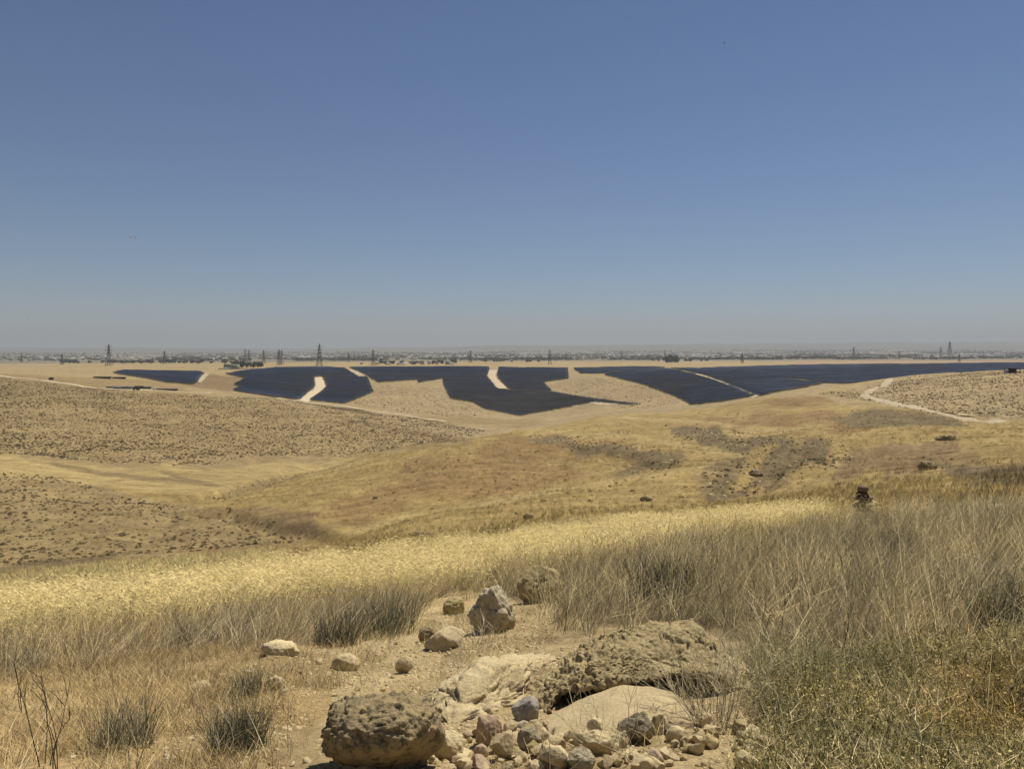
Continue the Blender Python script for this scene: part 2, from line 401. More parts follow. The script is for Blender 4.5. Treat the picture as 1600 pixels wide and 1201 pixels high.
M['bird'] = flat_mat('bird_feathers', (0.03, 0.03, 0.035), 0.8, 0.1, 0.1)
M['bark'] = flat_mat('bark', (0.10, 0.075, 0.05), 0.9, 0.1, 0.2)

# ------------------------------------------------------------------ the ground
az = np.concatenate([np.radians(np.linspace(-180, -42, 40, endpoint=False)), np.radians(np.linspace(-42, -35.5, 12, endpoint=False)),
                     np.radians(np.linspace(-35.5, 35.5, 560, endpoint=False)),
                     np.radians(np.linspace(35.5, 42, 12, endpoint=False)), np.radians(np.linspace(42, 180, 40))])
rr = np.concatenate([np.linspace(0.02, 0.9, 6, endpoint=False), np.exp(np.linspace(math.log(0.9), math.log(30000), 800))])
RR, AZ = np.meshgrid(rr, az, indexing='ij')
GX = RR * np.sin(AZ); GY = RR * np.cos(AZ)
GZ = ground(GX, GY)
nr, na = RR.shape
# colour zones, in the photograph's rows and columns on the visible ground, each within a range of distance
soil = np.array((0.45, 0.35, 0.195)); gold = np.array((0.33, 0.245, 0.105)); goldpale = np.array((0.37, 0.285, 0.135)); orange = np.array((0.265, 0.18, 0.08))
scrub = np.array((0.285, 0.217, 0.11)); brown = np.array((0.225, 0.16, 0.083)); greyveg = np.array((0.175, 0.135, 0.072)); pale = np.array((0.34, 0.265, 0.15))
plain = np.array((0.36, 0.28, 0.15)); pinkplain = np.array((0.37, 0.265, 0.165)); under = np.array((0.19, 0.148, 0.085)); straw = np.array((0.55, 0.44, 0.20))
rubble = np.array((0.50, 0.40, 0.235)); townland = np.array((0.21, 0.19, 0.15)); hazehill = np.array((0.15, 0.135, 0.11))
ZONES = [
 # (colour, dmin, dmax, polygon, jitter px)
 (gold, 26, 480, [(-400,480),(2000,480),(2000,1000),(-400,1000)], 0),
 (scrub, 240, 1100, [(-400,480),(330,480),(560,560),(760,660),(720,690),(600,718),(330,790),(-400,790)], 8),
 (pale, 300, 1000, [(1240,620),(1340,612),(1420,585),(1620,560),(2000,540),(2000,690),(1560,672),(1480,655),(1380,632)], 5),
 (pale, 560, 1700, [(300,560),(1700,560),(1700,680),(720,690),(560,640),(420,632),(300,615)], 3),
 (plain, 1100, 4000, [(-400,540),(2000,540),(2000,583),(330,583),(100,590),(-400,590)], 2),
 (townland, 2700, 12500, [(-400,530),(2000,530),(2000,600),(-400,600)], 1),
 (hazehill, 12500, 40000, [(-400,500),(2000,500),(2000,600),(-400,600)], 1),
 (pinkplain, 1900, 2900, [(1250,540),(2000,540),(2000,570),(1250,572)], 2),
 (goldpale, 150, 420, [(-100,700),(200,730),(420,728),(600,710),(570,725),(420,752),(330,778),(250,770),(100,750),(-100,735)], 6),
 (scrub, 85, 240, [(-400,700),(0,735),(120,750),(250,783),(340,800),(430,812),(500,840),(430,862),(330,866),(200,875),(0,895),(-400,960)], 6),
 (greyveg, 20, 130, [(-400,930),(0,884),(100,872),(190,862),(185,870),(90,884),(0,897),(-400,950)], 4),
 (goldpale * 1.1, 25, 90, [(-150,935),(60,900),(190,880),(330,872),(440,868),(340,888),(200,906),(60,926),(-150,955)], 5),
 (orange, 20, 140, [(230,872),(330,862),(520,848),(560,858),(430,885),(250,900),(120,903)], 8),
 (greyveg, 18, 80, [(150,918),(230,905),(330,893),(450,878),(560,866),(500,888),(350,906),(150,935)], 4),
 (orange, 90, 420, [(500,800),(560,770),(700,740),(850,725),(960,735),(850,765),(700,785),(560,820)], 14),
 (orange, 120, 420, [(600,745),(760,690),(900,680),(1000,690),(960,715),(760,735)], 16),
 (brown, 90, 300, [(300,794),(400,797),(500,800),(490,812),(400,806)], 4),
 (greyveg, 120, 400, [(330,775),(440,748),(450,744),(420,760),(350,779)], 3),
 (brown, 60, 300, [(430,800),(500,812),(505,838),(480,842),(420,822)], 6),
 (greyveg, 110, 420, [(820,682),(900,682),(1000,700),(1080,712),(1060,728),(960,756),(990,735),(1020,720),(900,705)], 8),
 (greyveg, 90, 420, [(1050,665),(1160,672),(1340,690),(1320,720),(1240,745),(1160,790),(1120,800),(1090,740),(1180,715),(1080,690)], 14),
 (gold, 90, 420, [(1185,700),(1225,690),(1180,760),(1140,775)], 6),
 (orange, 220, 480, [(1040,655),(1200,648),(1350,640),(1450,660),(1350,676),(1200,676)], 8),
 (orange, 300, 480, [(1180,628),(1290,620),(1340,626),(1240,640)], 6),
 (goldpale, 250, 480, [(1130,672),(1290,664),(1340,676),(1160,684)], 5),
 (greyveg, 260, 480, [(1360,636),(1480,655),(1540,675),(1400,672),(1310,655)], 6),
 (brown, 60, 300, [(1380,700),(1500,692),(1560,720),(1420,740),(1330,740)], 14),
 (greyveg, 40, 200, [(1480,730),(1700,720),(1700,770),(1520,760)], 10),
 (goldpale, 150, 420, [(820,668),(900,672),(1000,678),(1080,696),(1170,708),(1165,714),(1070,704),(990,686),(900,680),(820,676)], 3),
 (goldpale, 90, 300, [(520,828),(640,806),(760,782),(900,757),(1030,738),(1120,722),(1125,727),(1030,746),(900,766),(760,792),(640,815),(540,835)], 3),
 (orange, 150, 420, [(640,726),(760,712),(880,716),(880,720),(760,718),(640,732)], 3),
 (orange, 150, 420, [(700,752),(860,742),(940,744),(860,750),(700,760)], 4),
 (goldpale, 250, 480, [(940,648),(1100,656),(1200,668),(1300,672),(1290,676),(1190,673),(1090,662),(940,653)], 2),
 (scrub, 250, 900, [(620,650),(700,662),(800,668),(860,664),(860,655),(760,655),(700,650)], 3),
 (brown, 300, 900, [(540,652),(640,672),(720,686),(722,690),(640,679),(540,657)], 2),
 (brown, 700, 1500, [(332,585),(380,590),(368,604),(362,612),(310,606),(300,604),(318,590)], 3),
 (scrub * 0.8, 150, 420, [(80,719),(160,734),(260,747),(350,756),(350,760),(250,753),(150,741),(80,726)], 2),
 (scrub * 0.8, 150, 420, [(250,733),(300,748),(340,756),(338,760),(295,754),(250,739)], 2),
 # wheat and the bands of dry grass nearer than it
 (straw, 8, 30, [(-300,1005),(0,957),(300,919),(500,892),(700,863),(960,834),(1240,812),(1260,826),(1000,868),(850,893),(700,915),(500,950),(300,975),(0,1010),(-300,1040)], 4),
 (under, 2.5, 26, [(-300,1040),(0,1005),(300,980),(500,948),(700,912),(850,885),(1000,860),(1260,818),(1700,775),(1700,1300),(1250,1300),(1180,1150),(1130,1000),(1000,985),(870,985),(790,930),(690,925),(640,960),(560,1000),(380,1010),(200,1030),(0,1050),(-300,1080)], 6),
 (np.array((0.42, 0.315, 0.165)), 3, 14, [(-300,1050),(0,1045),(300,1020),(400,1010),(500,1015),(520,1080),(480,1130),(440,1180),(300,1260),(-300,1300)], 12),
 (rubble, 2.2, 14, [(520,1010),(640,985),(700,950),(800,935),(860,960),(1130,990),(1200,1100),(1230,1300),(350,1300),(430,1190),(500,1100)], 10),
 (brown, 3, 9, [(1420,1040),(1700,1010),(1700,1160),(1480,1150),(1400,1090)], 15),
]
sel = (np.abs(AZ) < R(60)) & (RR > 1.0)
px_, py_ = proj(GX, np.maximum(GY, 0.3), GZ)
base = np.empty((nr, na, 3)); base[:] = soil
base[RR > 60] = plain
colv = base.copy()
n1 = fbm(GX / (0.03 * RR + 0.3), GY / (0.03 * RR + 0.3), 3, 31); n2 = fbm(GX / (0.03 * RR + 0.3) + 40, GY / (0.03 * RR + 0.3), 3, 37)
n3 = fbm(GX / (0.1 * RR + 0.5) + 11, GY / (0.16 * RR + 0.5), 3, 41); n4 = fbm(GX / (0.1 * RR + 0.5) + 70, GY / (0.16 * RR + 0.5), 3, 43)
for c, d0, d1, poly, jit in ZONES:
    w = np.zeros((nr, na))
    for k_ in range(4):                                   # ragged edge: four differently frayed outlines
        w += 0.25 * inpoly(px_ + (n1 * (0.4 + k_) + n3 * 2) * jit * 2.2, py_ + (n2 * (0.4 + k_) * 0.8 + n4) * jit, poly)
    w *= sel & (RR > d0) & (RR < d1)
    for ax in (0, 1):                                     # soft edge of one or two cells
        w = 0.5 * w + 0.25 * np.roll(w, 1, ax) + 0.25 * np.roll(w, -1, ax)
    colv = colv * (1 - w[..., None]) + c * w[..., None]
idx = np.arange(nr * na).reshape(nr, na)
q = np.stack([idx[:-1, :-1], idx[:-1, 1:], idx[1:, 1:], idx[1:, :-1]], -1).reshape(-1, 4)[:, ::-1]
g_me = mesh_np('ground', np.stack([GX, GY, GZ], -1).reshape(-1, 3), q, M['ground'], True, colv.reshape(-1, 3))
tag(link('ground', g_me), 'dry sandy hills and plain of the semi-desert', None, None, 'structure')

# ------------------------------------------------------------------ dirt tracks
def track(name, label, pix, width, lift=0.3, dmin=60, sub=14, mat='dirt'):
    P_ = [hit(a, b, dmin)[:2] for a, b in pix]
    pts = []
    for i in range(len(P_) - 1):
        p0 = P_[max(i - 1, 0)]; p1 = P_[i]; p2 = P_[i + 1]; p3 = P_[min(i + 2, len(P_) - 1)]
        for s in range(sub):
            t = s / sub
            pts.append([0.5 * (2 * b + (c - a) * t + (2 * a - 5 * b + 4 * c - d) * t * t + (3 * b - a - 3 * c + d) * t ** 3) for a, b, c, d in zip(p0, p1, p2, p3)])
    pts.append(list(P_[-1])); pts = np.array(pts)
    tn = np.gradient(pts, axis=0); tn /= np.linalg.norm(tn, axis=1)[:, None] + 1e-9
    nm = np.stack([-tn[:, 1], tn[:, 0]], 1)
    K = 5; vs_ = []
    for i, (p, n) in enumerate(zip(pts, nm)):
        for k_ in range(K):
            e = (k_ / (K - 1) - 0.5) * width * (1 + 0.22 * float(fbm(np.array(i * 0.35), np.array(k_ // 3 * 9.0), 2, 77)))
            x = p[0] + n[0] * e; y = p[1] + n[1] * e
            edge = -0.25 if k_ in (0, K - 1) else 0
            vs_.append((x, y, float(ground(x, y)) + lift + edge))
    fs = [(i * K + k_, i * K + k_ + 1, (i + 1) * K + k_ + 1, (i + 1) * K + k_) for i in range(len(pts) - 1) for k_ in range(K - 1)]
    return tag(link(name, mesh_np(name, vs_, fs, M[mat], True)), label, None, None, 'structure')

track('dirt_road', 'pale dirt road zigzagging up the right hillside', [(1566,668),(1530,660),(1490,650),(1440,638),(1400,630),(1362,622),(1352,617),(1368,606),(1388,594),(1402,588),(1432,585)], 5.0, 0.3, 250)
track('dirt_track', 'thin pale track crossing the left hillside', [(-60,580),(0,587),(50,592),(110,600),(165,608),(220,609),(270,612),(330,614)], 7, 0.4, 500)
track('dirt_track', 'thin track along the foot of the left solar field', [(425,622),(470,628),(520,632),(570,640),(640,650),(700,658)], 7, 0.4, 600)
track('service_road', 'wide pale service strip cutting through the left solar field', [(470,627),(484,617),(499,608),(499,598),(496,590)], 15, 0.5, 800)
track('service_road', 'short pale service strip at the top between solar fields', [(543,577),(556,582),(568,587)], 13, 0.5, 800)
track('service_road', 'pale service strip cutting through the central solar field', [(785,607),(776,598),(768,588),(771,578)], 15, 0.5, 800)
track('service_road', 'pale slanting strip through the right solar field', [(1079,583),(1110,591),(1145,605),(1182,620)], 8, 0.5, 600)
track('service_road', 'short pale strip beside the far left solar field', [(306,597),(314,590),(320,584)], 13, 0.5, 800)
track('service_road', 'pale spoil strip at the tail of the central solar field', [(926,628),(945,631),(968,631)], 10, 0.5, 800)

# ------------------------------------------------------------------ solar fields: rows of tilted tables on the hillsides
FIELDS = [
 ('small dark solar field alone on the far left plateau', [(176,583),(196,579),(310,581),(317,584),(302,601),(262,598),(215,590)], 800),
 ('dark solar field left of the curved service strip, ragged left edge', [(352,585),(383,580),(432,575),(503,574),(500,588),(490,590),(491,604),(480,614),(466,625),(420,620),(365,611),(378,605),(366,602),(384,592)], 830),
 ('dark solar field right of the curved service strip', [(503,574),(538,576),(552,585),(560,590),(573,590),(582,613),(548,627),(538,631),(484,626),(502,613),(511,605),(505,589),(500,588)], 830),
 ('wide central solar field left of its service strip, pointed foot', [(546,574.5),(700,573.5),(762,574),(764,577),(760,588),(776,608),(800,611),(862,613),(925,624),(1000,633),(925,629),(870,640),(812,650),(760,640),(740,629),(705,624),(695,605),(692,592),(654,598),(652,594),(618,596),(590,598),(573,587)], 880),
 ('central solar field right of its service strip', [(780,574.5),(886,576),(888,592),(848,598),(862,612),(800,610),(794,606),(778,590)], 900),
 ('dark wedge-shaped solar field left of the slanting strip', [(945,586),(990,578),(1040,576.5),(1078,584),(1110,593),(1145,606),(1178,620),(1130,628),(1082,633),(1050,617),(1000,600)], 640),
 ('dark solar field right of the slanting strip', [(1083,582),(1050,576),(1110,577),(1190,584),(1230,594),(1285,600),(1240,609),(1188,619),(1148,604),(1112,590)], 640),
 ('greyish far solar field behind the tan knoll', [(897,576),(1000,573.5),(1040,574.5),(990,577),(943,584),(908,584)], 1150),
 ('long dark solar field along the skyline on the right', [(1095,576),(1250,571),(1590,568),(1640,568),(1640,580),(1450,590),(1380,596),(1330,600),(1290,599),(1255,593),(1225,592),(1185,585),(1120,578)], 850),
]
PITCH = 5.5
for label, poly, dmin in FIELDS:
    wp = []
    for i in range(len(poly)):                            # outline on the ground, resampled
        a = poly[i]; b = poly[(i + 1) % len(poly)]
        for s in range(4):
            t = s / 4; wp.append(hit(a[0] + (b[0] - a[0]) * t, a[1] + (b[1] - a[1]) * t, dmin)[:2])
    wp = np.array(wp)
    cx, cy = wp.mean(0)
    root = empty('solar_field', (cx, cy, float(ground(cx, cy))))
    tag(root, label, 'solar field', 'solar fields on the hills')
    y = math.ceil(wp[:, 1].min() / PITCH) * PITCH
    while y < wp[:, 1].max():
        xs = []
        for i in range(len(wp)):
            (xa, ya), (xb, yb) = wp[i - 1], wp[i]
            if (ya > y) != (yb > y): xs.append(xa + (y - ya) / (yb - ya) * (xb - xa))
        xs.sort(); vv = []; ff = []
        for x0, x1 in zip(xs[::2], xs[1::2]):
            x0 = math.floor(x0 / 2) * 2; x1 = math.ceil(x1 / 2) * 2   # whole tables only: stepped ends
            n = int(math.ceil((x1 - x0) / 6))
            if n < 1: continue
            X = np.linspace(x0, x1, n + 1); Z = ground(X, np.full(n + 1, y)); Zf = ground(X, np.full(n + 1, y + 3.3))
            for k_ in range(n):
                b0 = len(vv); xa, xb = X[k_], X[k_ + 1]
                jz = 0.0
                za, zb, fa, fb = Z[k_] + 2.5 + jz, Z[k_ + 1] + 2.5 + jz, Zf[k_] + 0.9, Zf[k_ + 1] + 0.9
                vv += [(xa, y, za), (xb, y, zb), (xb, y + 3.3, fb), (xa, y + 3.3, fa)]
                vv += [(xa, y, za - .08), (xb, y, zb - .08), (xb, y + 3.3, fb - .08), (xa, y + 3.3, fa - .08)]
                ff += [tuple(b0 + i for i in t) for t in ((0, 1, 2, 3), (7, 6, 5, 4), (0, 4, 5, 1), (2, 6, 7, 3)) + (((3, 7, 4, 0),) if k_ == 0 else ()) + (((1, 5, 6, 2),) if k_ == n - 1 else ())]
                xm = (xa + xb) / 2; b1 = len(vv); zg = min(Z[k_], Z[k_ + 1]) - 0.3   # a post
                vv += [(xm - .08, y + .8, zg), (xm + .08, y + .8, zg), (xm + .08, y + .8, (za + zb) / 2 - .5), (xm - .08, y + .8, (za + zb) / 2 - .5)]
                ff.append((b1, b1 + 1, b1 + 2, b1 + 3))
        if vv:
            arr = np.array(vv) - np.array(root.location)
            link('panel_row', mesh_np('panel_row', arr, ff, M['panel']), None, root)
        y += PITCH

# ------------------------------------------------------------------ plants: meshes for tufts and shrubs
def blades(n, h, spread, lean, width, cols_, curve=0.5, segs=3, ear=0.0, seed=0, hvar=0.35, leanv=0.25, twist=True, tiltout=0.35, heads=0.0):
    """a tuft of curved blades; returns verts, tris(quads), colours"""
    r = np.random.default_rng(seed); V = []; Fc = []; C = []
    for i in range(n):
        a = r.uniform(0, 2 * math.pi); rad = spread * math.sqrt(r.uniform())
        bx, by = rad * math.cos(a), rad * math.sin(a)
        hh = h * (1 + r.uniform(-hvar, hvar)); oa = r.uniform(0, 2 * math.pi)
        tx = tiltout * r.uniform(0, 1) * math.cos(oa) + lean + r.normal(0, leanv * 0.5); ty = tiltout * r.uniform(0, 1) * math.sin(oa)
        fa = r.uniform(-0.9, 0.9) if not twist else r.uniform(0, math.pi); wx, wy = math.cos(fa) * width / 2, math.sin(fa) * width / 2
        c = np.array(cols_[r.integers(len(cols_))]) * r.uniform(0.8, 1.2)
        b0 = len(V)
        for s in range(segs + 1):
            t = s / segs; k_ = t * t * curve
            x = bx + hh * (tx * t + tx * k_ ); y_ = by + hh * (ty * t + ty * k_); z = hh * t * (1 - 0.22 * k_ * (abs(tx) + abs(ty)))
            w = (1 - 0.75 * t)
            V += [(x - wx * w, y_ - wy * w, z), (x + wx * w, y_ + wy * w, z)]; C += [c, c]
        for s in range(segs): Fc.append((b0 + 2 * s, b0 + 2 * s + 1, b0 + 2 * s + 3, b0 + 2 * s + 2))
        if heads and r.uniform() < heads:                  # a small seed head at the tip
            q_ = np.array(V[-1]); ch = np.minimum(c * r.uniform(0.9, 1.3), 0.7); hl = r.uniform(0.008, 0.02); b1 = len(V)
            V += [tuple(q_ + (0, 0, -hl * .3)), tuple(q_ + (hl * .35, hl * .2, hl * .3)), tuple(q_ + (hl * .2, 0, hl)), tuple(q_ + (-hl * .35, -hl * .2, hl * .3))]; C += [ch] * 4; Fc.append((b1, b1 + 1, b1 + 2, b1 + 3))
        if ear > 0 and r.uniform() < 0.75:                 # a nodding ear, leaning downwind, with awns
            ex = hh * (tx + tx * curve) + bx; ey = hh * (ty + ty * curve) + by; ez = V[-1][2]
            L = ear * r.uniform(0.8, 1.3); ca = np.array(cols_[r.integers(len(cols_))]) * r.uniform(0.55, 1.05)
            dx = 0.7 + r.uniform(-.3, .3); dz = r.uniform(-0.35, 0.6); dy = r.uniform(-.5, .5)
            wv = 0.0065
            b1 = len(V)
            for (t, ww) in ((0, .5), (0.35, 1.0), (0.7, .8), (1.0, .15)):
                V += [(ex + dx * L * t, ey + dy * L * t - wv * ww / 2, ez + L * (dz * t - 0.35 * t * t) - wv * ww / 2), (ex + dx * L * t, ey + dy * L * t + wv * ww / 2, ez + L * (dz * t - 0.35 * t * t) + wv * ww / 2)]; C += [ca, ca]
            for s in range(3): Fc.append((b1 + 2 * s, b1 + 2 * s + 1, b1 + 2 * s + 3, b1 + 2 * s + 2))
    return V, Fc, C

def twigs(n, h, spread, width, cols_, seed=0, branch=3, up=0.8, wig=0.25, blen=0.45, segs=4, lean=0.0):
    """a twiggy plant: bent stems with side twigs, three-sided"""
    r = np.random.default_rng(seed); V = []; Fc = []; C = []
    def tube(p, d, L, w, c, sg, depth):
        p = np.array(p, float); d = np.array(d, float); pts = [p]
        for s in range(sg):
            d = d + r.normal(0, wig, 3); d[2] += 0.06; d[0] += lean * 0.15; d /= np.linalg.norm(d); p = p + d * L / sg; pts.append(p)
        b0 = len(V)
        for s, q_ in enumerate(pts):
            ww = w * (1 - 0.65 * s / sg)
            for k_ in range(3):
                a = k_ * 2.0944; V.append((q_[0] + ww * math.cos(a) / 2, q_[1] + ww * math.sin(a) / 2, q_[2] + (0.3 * ww if k_ == 0 else 0))); C.append(c)
        for s in range(sg):
            for k_ in range(3):
                a = b0 + 3 * s + k_; b = b0 + 3 * s + (k_ + 1) % 3; Fc.append((a, b, b + 3, a + 3))
        if depth > 0:
            for _ in range(branch):
                t = r.uniform(0.25, 0.95); i = min(int(t * sg), sg - 1); o = pts[i] + (pts[i + 1] - pts[i]) * (t * sg - i)
                dd = (pts[i + 1] - pts[i]); dd = dd / np.linalg.norm(dd) + r.normal(0, 0.55, 3); dd[2] = abs(dd[2]) * 0.8 + 0.1; dd /= np.linalg.norm(dd)
                tube(o, dd, L * blen * r.uniform(0.6, 1.2), w * 0.6, c * r.uniform(0.85, 1.2), max(2, sg - 2), depth - 1)
    for i in range(n):
        a = r.uniform(0, 2 * math.pi); rad = spread * math.sqrt(r.uniform()) * 0.35
        d = np.array([math.cos(a) * r.uniform(0, 1) + lean, math.sin(a) * r.uniform(0, 1), up * r.uniform(0.6, 1.3)]); d /= np.linalg.norm(d)
        tube((rad * math.cos(a), rad * math.sin(a), -0.02), d, h * r.uniform(0.6, 1.15), width, np.array(cols_[r.integers(len(cols_))]) * r.uniform(0.8, 1.2), segs, 1 if branch else 0)
    return V, Fc, C

def shrub_clump(n, rad, hgt, leaf, cols_, seed=0):
    """a low cushion of small leaf faces through its volume"""
    r = np.random.default_rng(seed); V = []; Fc = []; C = []
    for i in range(n):
        a = r.uniform(0, 2 * math.pi); cr = rad * math.sqrt(r.uniform()); z = hgt * r.uniform(0.02, 1) * math.sqrt(max(0, 1 - (cr / rad) ** 2) + 0.05)
        p = np.array((cr * math.cos(a), cr * math.sin(a), z)); d1 = r.normal(0, 1, 3); d1 /= np.linalg.norm(d1); d2 = np.cross(d1, r.normal(0, 1, 3)); d2 /= np.linalg.norm(d2) + 1e-9
        l = leaf * r.uniform(0.6, 1.4); c = np.array(cols_[r.integers(len(cols_))]) * r.uniform(0.7, 1.3); b0 = len(V)
        V += [tuple(p - d1 * l), tuple(p + d2 * l * .6), tuple(p + d1 * l), tuple(p - d2 * l * .6)]; C += [c] * 4; Fc.append((b0, b0 + 1, b0 + 2, b0 + 3))
    return V, Fc, C

def variants(cname, gen, n, mat):
    c = bpy.data.collections.new(cname)
    for i in range(n):
        v, f, cc = gen(i)
        me = mesh_np(cname, v, f, M[mat], False, np.array(cc))
        c.objects.link(bpy.data.objects.new(cname + '_source', me))
    return c

def scatter(name, label, pts, rot, scl, tint, coll, nvar):
    """one object of kind stuff: plants instanced on its points"""
    n = len(pts)
    me = bpy.data.meshes.new(name); me.vertices.add(n); me.vertices.foreach_set('co', np.asarray(pts, np.float32).ravel())
    for nm, ty, arr, key in (('rot', 'FLOAT_VECTOR', rot, 'vector'), ('scl', 'FLOAT_VECTOR', scl, 'vector'), ('tint', 'FLOAT_COLOR', np.concatenate([tint, np.ones((n, 1))], 1), 'color')):
        me.attributes.new(nm, ty, 'POINT').data.foreach_set(key, np.asarray(arr, np.float32).ravel())
    me.attributes.new('pick', 'INT', 'POINT').data.foreach_set('value', rng.integers(0, nvar, n).astype(np.int32))
    o = link(name, me)
    ng = bpy.data.node_groups.new(name, 'GeometryNodeTree')
    ng.interface.new_socket('Geometry', in_out='INPUT', socket_type='NodeSocketGeometry')
    ng.interface.new_socket('Geometry', in_out='OUTPUT', socket_type='NodeSocketGeometry')
    gi = ng.nodes.new('NodeGroupInput'); go = ng.nodes.new('NodeGroupOutput')
    ci = ng.nodes.new('GeometryNodeCollectionInfo'); ci.inputs['Collection'].default_value = coll
    ci.inputs['Separate Children'].default_value = True; ci.inputs['Reset Children'].default_value = True
    ip = ng.nodes.new('GeometryNodeInstanceOnPoints'); ip.inputs['Pick Instance'].default_value = True
    def na_(nm, ty):
        a = ng.nodes.new('GeometryNodeInputNamedAttribute'); a.data_type = ty; a.inputs['Name'].default_value = nm
        return [s for s in a.outputs if s.enabled and s.name == 'Attribute'][0]
    ng.links.new(gi.outputs[0], ip.inputs['Points']); ng.links.new(ci.outputs[0], ip.inputs['Instance'])
    ng.links.new(na_('pick', 'INT'), ip.inputs['Instance Index'])
    ng.links.new(na_('rot', 'FLOAT_VECTOR'), ip.inputs['Rotation'])
    ng.links.new(na_('scl', 'FLOAT_VECTOR'), ip.inputs['Scale'])
    ng.links.new(ip.outputs[0], go.inputs[0])
    md = o.modifiers.new('scatter', 'NODES'); md.node_group = ng
    tag(o, label, None, None, 'stuff')
    return o

def sample(poly_list, dens, d0, d1, pxr=(-120, 1720), jit=6, falloff=None):
    """random ground points of even density inside outlines (photo rows/columns of the bare ground)"""
    u0, u1 = (pxr[0] - 800) / F, (pxr[1] - 800) / F
    n = int(dens * (u1 - u0) * (d1 * d1 - d0 * d0) / 2)
    d = np.sqrt(rng.uniform(d0 * d0, d1 * d1, n)); u = rng.uniform(u0, u1, n)
    x = u * d; z = ground(x, d); px, py = proj(x, d, z)
    s_ = 0.035 * d + 0.15
    jx = fbm(x / s_, d / s_, 3, 51) * jit * 2.5; jy = fbm(x / s_ + 30, d / s_, 3, 53) * jit
    m = np.zeros(n, bool)
    for p in poly_list: m |= inpoly(px + jx, py + jy, p)
    if falloff is not None: m &= rng.uniform(0, 1, n) < falloff(x, d)
    return np.stack([x, d, z], 1)[m]

def place(pts, s0=0.75, s1=1.25, spin=True, tint=((1, 1, 1), (1, 1, 1)), tscale=1.5, tseed=61, sp=math.pi, tilt=0.06):
    n = len(pts)
    rot = np.zeros((n, 3)); rot[:, 2] = rng.uniform(-sp, sp, n); rot[:, 0] = rng.normal(0, tilt, n); rot[:, 1] = rng.normal(0, tilt, n)
    s = rng.uniform(s0, s1, n); scl = np.stack([s, s, s * rng.uniform(0.85, 1.15, n)], 1)
    t = np.clip(fbm(pts[:, 0] / tscale, pts[:, 1] / tscale, 3, tseed) * 1.6 * 0.5 + 0.5 + rng.normal(0, .12, n), 0, 1)[:, None]
    tn = np.array(tint[0]) * (1 - t) + np.array(tint[1]) * t
    return rot, scl, tn * rng.uniform(0.85, 1.15, (n, 1))

STRAW = [(0.84, 0.685, 0.33), (0.88, 0.73, 0.37), (0.76, 0.61, 0.275), (0.81, 0.655, 0.31)]
GREYS = [(0.58, 0.495, 0.31), (0.42, 0.36, 0.225), (0.72, 0.62, 0.41), (0.20, 0.17, 0.105), (0.90, 0.80, 0.56), (0.31, 0.265, 0.165)]
ORNG = [(0.62, 0.475, 0.24), (0.54, 0.395, 0.19), (0.72, 0.575, 0.32), (0.44, 0.33, 0.165), (0.28, 0.21, 0.11)]
GRNS = [(0.24, 0.225, 0.09), (0.32, 0.295, 0.125), (0.60, 0.52, 0.29), (0.155, 0.145, 0.06)]
TWIG = [(0.34, 0.285, 0.17), (0.44, 0.37, 0.23), (0.23, 0.19, 0.115), (0.56, 0.48, 0.31)]

wheat_c = variants('wheat', lambda i: blades(44, 0.46, 0.16, 0.24, 0.0042, STRAW + [(0.46, 0.35, 0.17)], 0.8, 3, 0.06, 100 + i, 0.25, 0.35, True, 0.28), 7, 'wheat')
stalk_c = variants('stalks', lambda i: blades(20, 0.38, 0.15, 0.14, 0.0052, GREYS, 0.4, 3, 0.0, 200 + i, 0.7, 0.7, True, 0.55, 0.35), 8, 'plant')
short_c = variants('short_grass', lambda i: blades(30, 0.065, 0.10, 0.06, 0.0032, ORNG, 0.6, 2, 0.0, 300 + i, 0.6, 0.6, True, 0.8), 6, 'plant')
def both(a, b): return a[0] + b[0], a[1] + [tuple(i + len(a[0]) for i in f) for f in b[1]], a[2] + b[2]
tangle_c = variants('tangle', lambda i: both(shrub_clump(60, 0.18, 0.17, 0.0075, GRNS + TWIG[:2], 450 + i), twigs(8, 0.23, 0.2, 0.0058, GRNS + [(0.62, 0.53, 0.34), (0.80, 0.70, 0.48)], 400 + i, 4, 0.55, 0.42, 0.5, 4)), 8, 'plant')
fargrass_c = variants('far_grass', lambda i: blades(14, 0.38, 0.3, 0.15, 0.022, STRAW, 0.6, 2, 0.0, 500 + i, 0.4, 0.4, True, 0.4), 5, 'wheat')
twigstalk_c = variants('branching_stalks', lambda i: twigs(4, 0.60, 0.12, 0.006, GREYS + TWIG[:1], 600 + i, 3, 1.8, 0.14, 0.35, 5, 0.12), 7, 'plant')
SHRUBC = [(0.125, 0.095, 0.055), (0.16, 0.12, 0.07), (0.09, 0.07, 0.042), (0.20, 0.155, 0.095)]
clump_c = variants('low_scrub', lambda i: shrub_clump(70, 0.42, 0.38, 0.085, SHRUBC, 700 + i), 6, 'shrub')

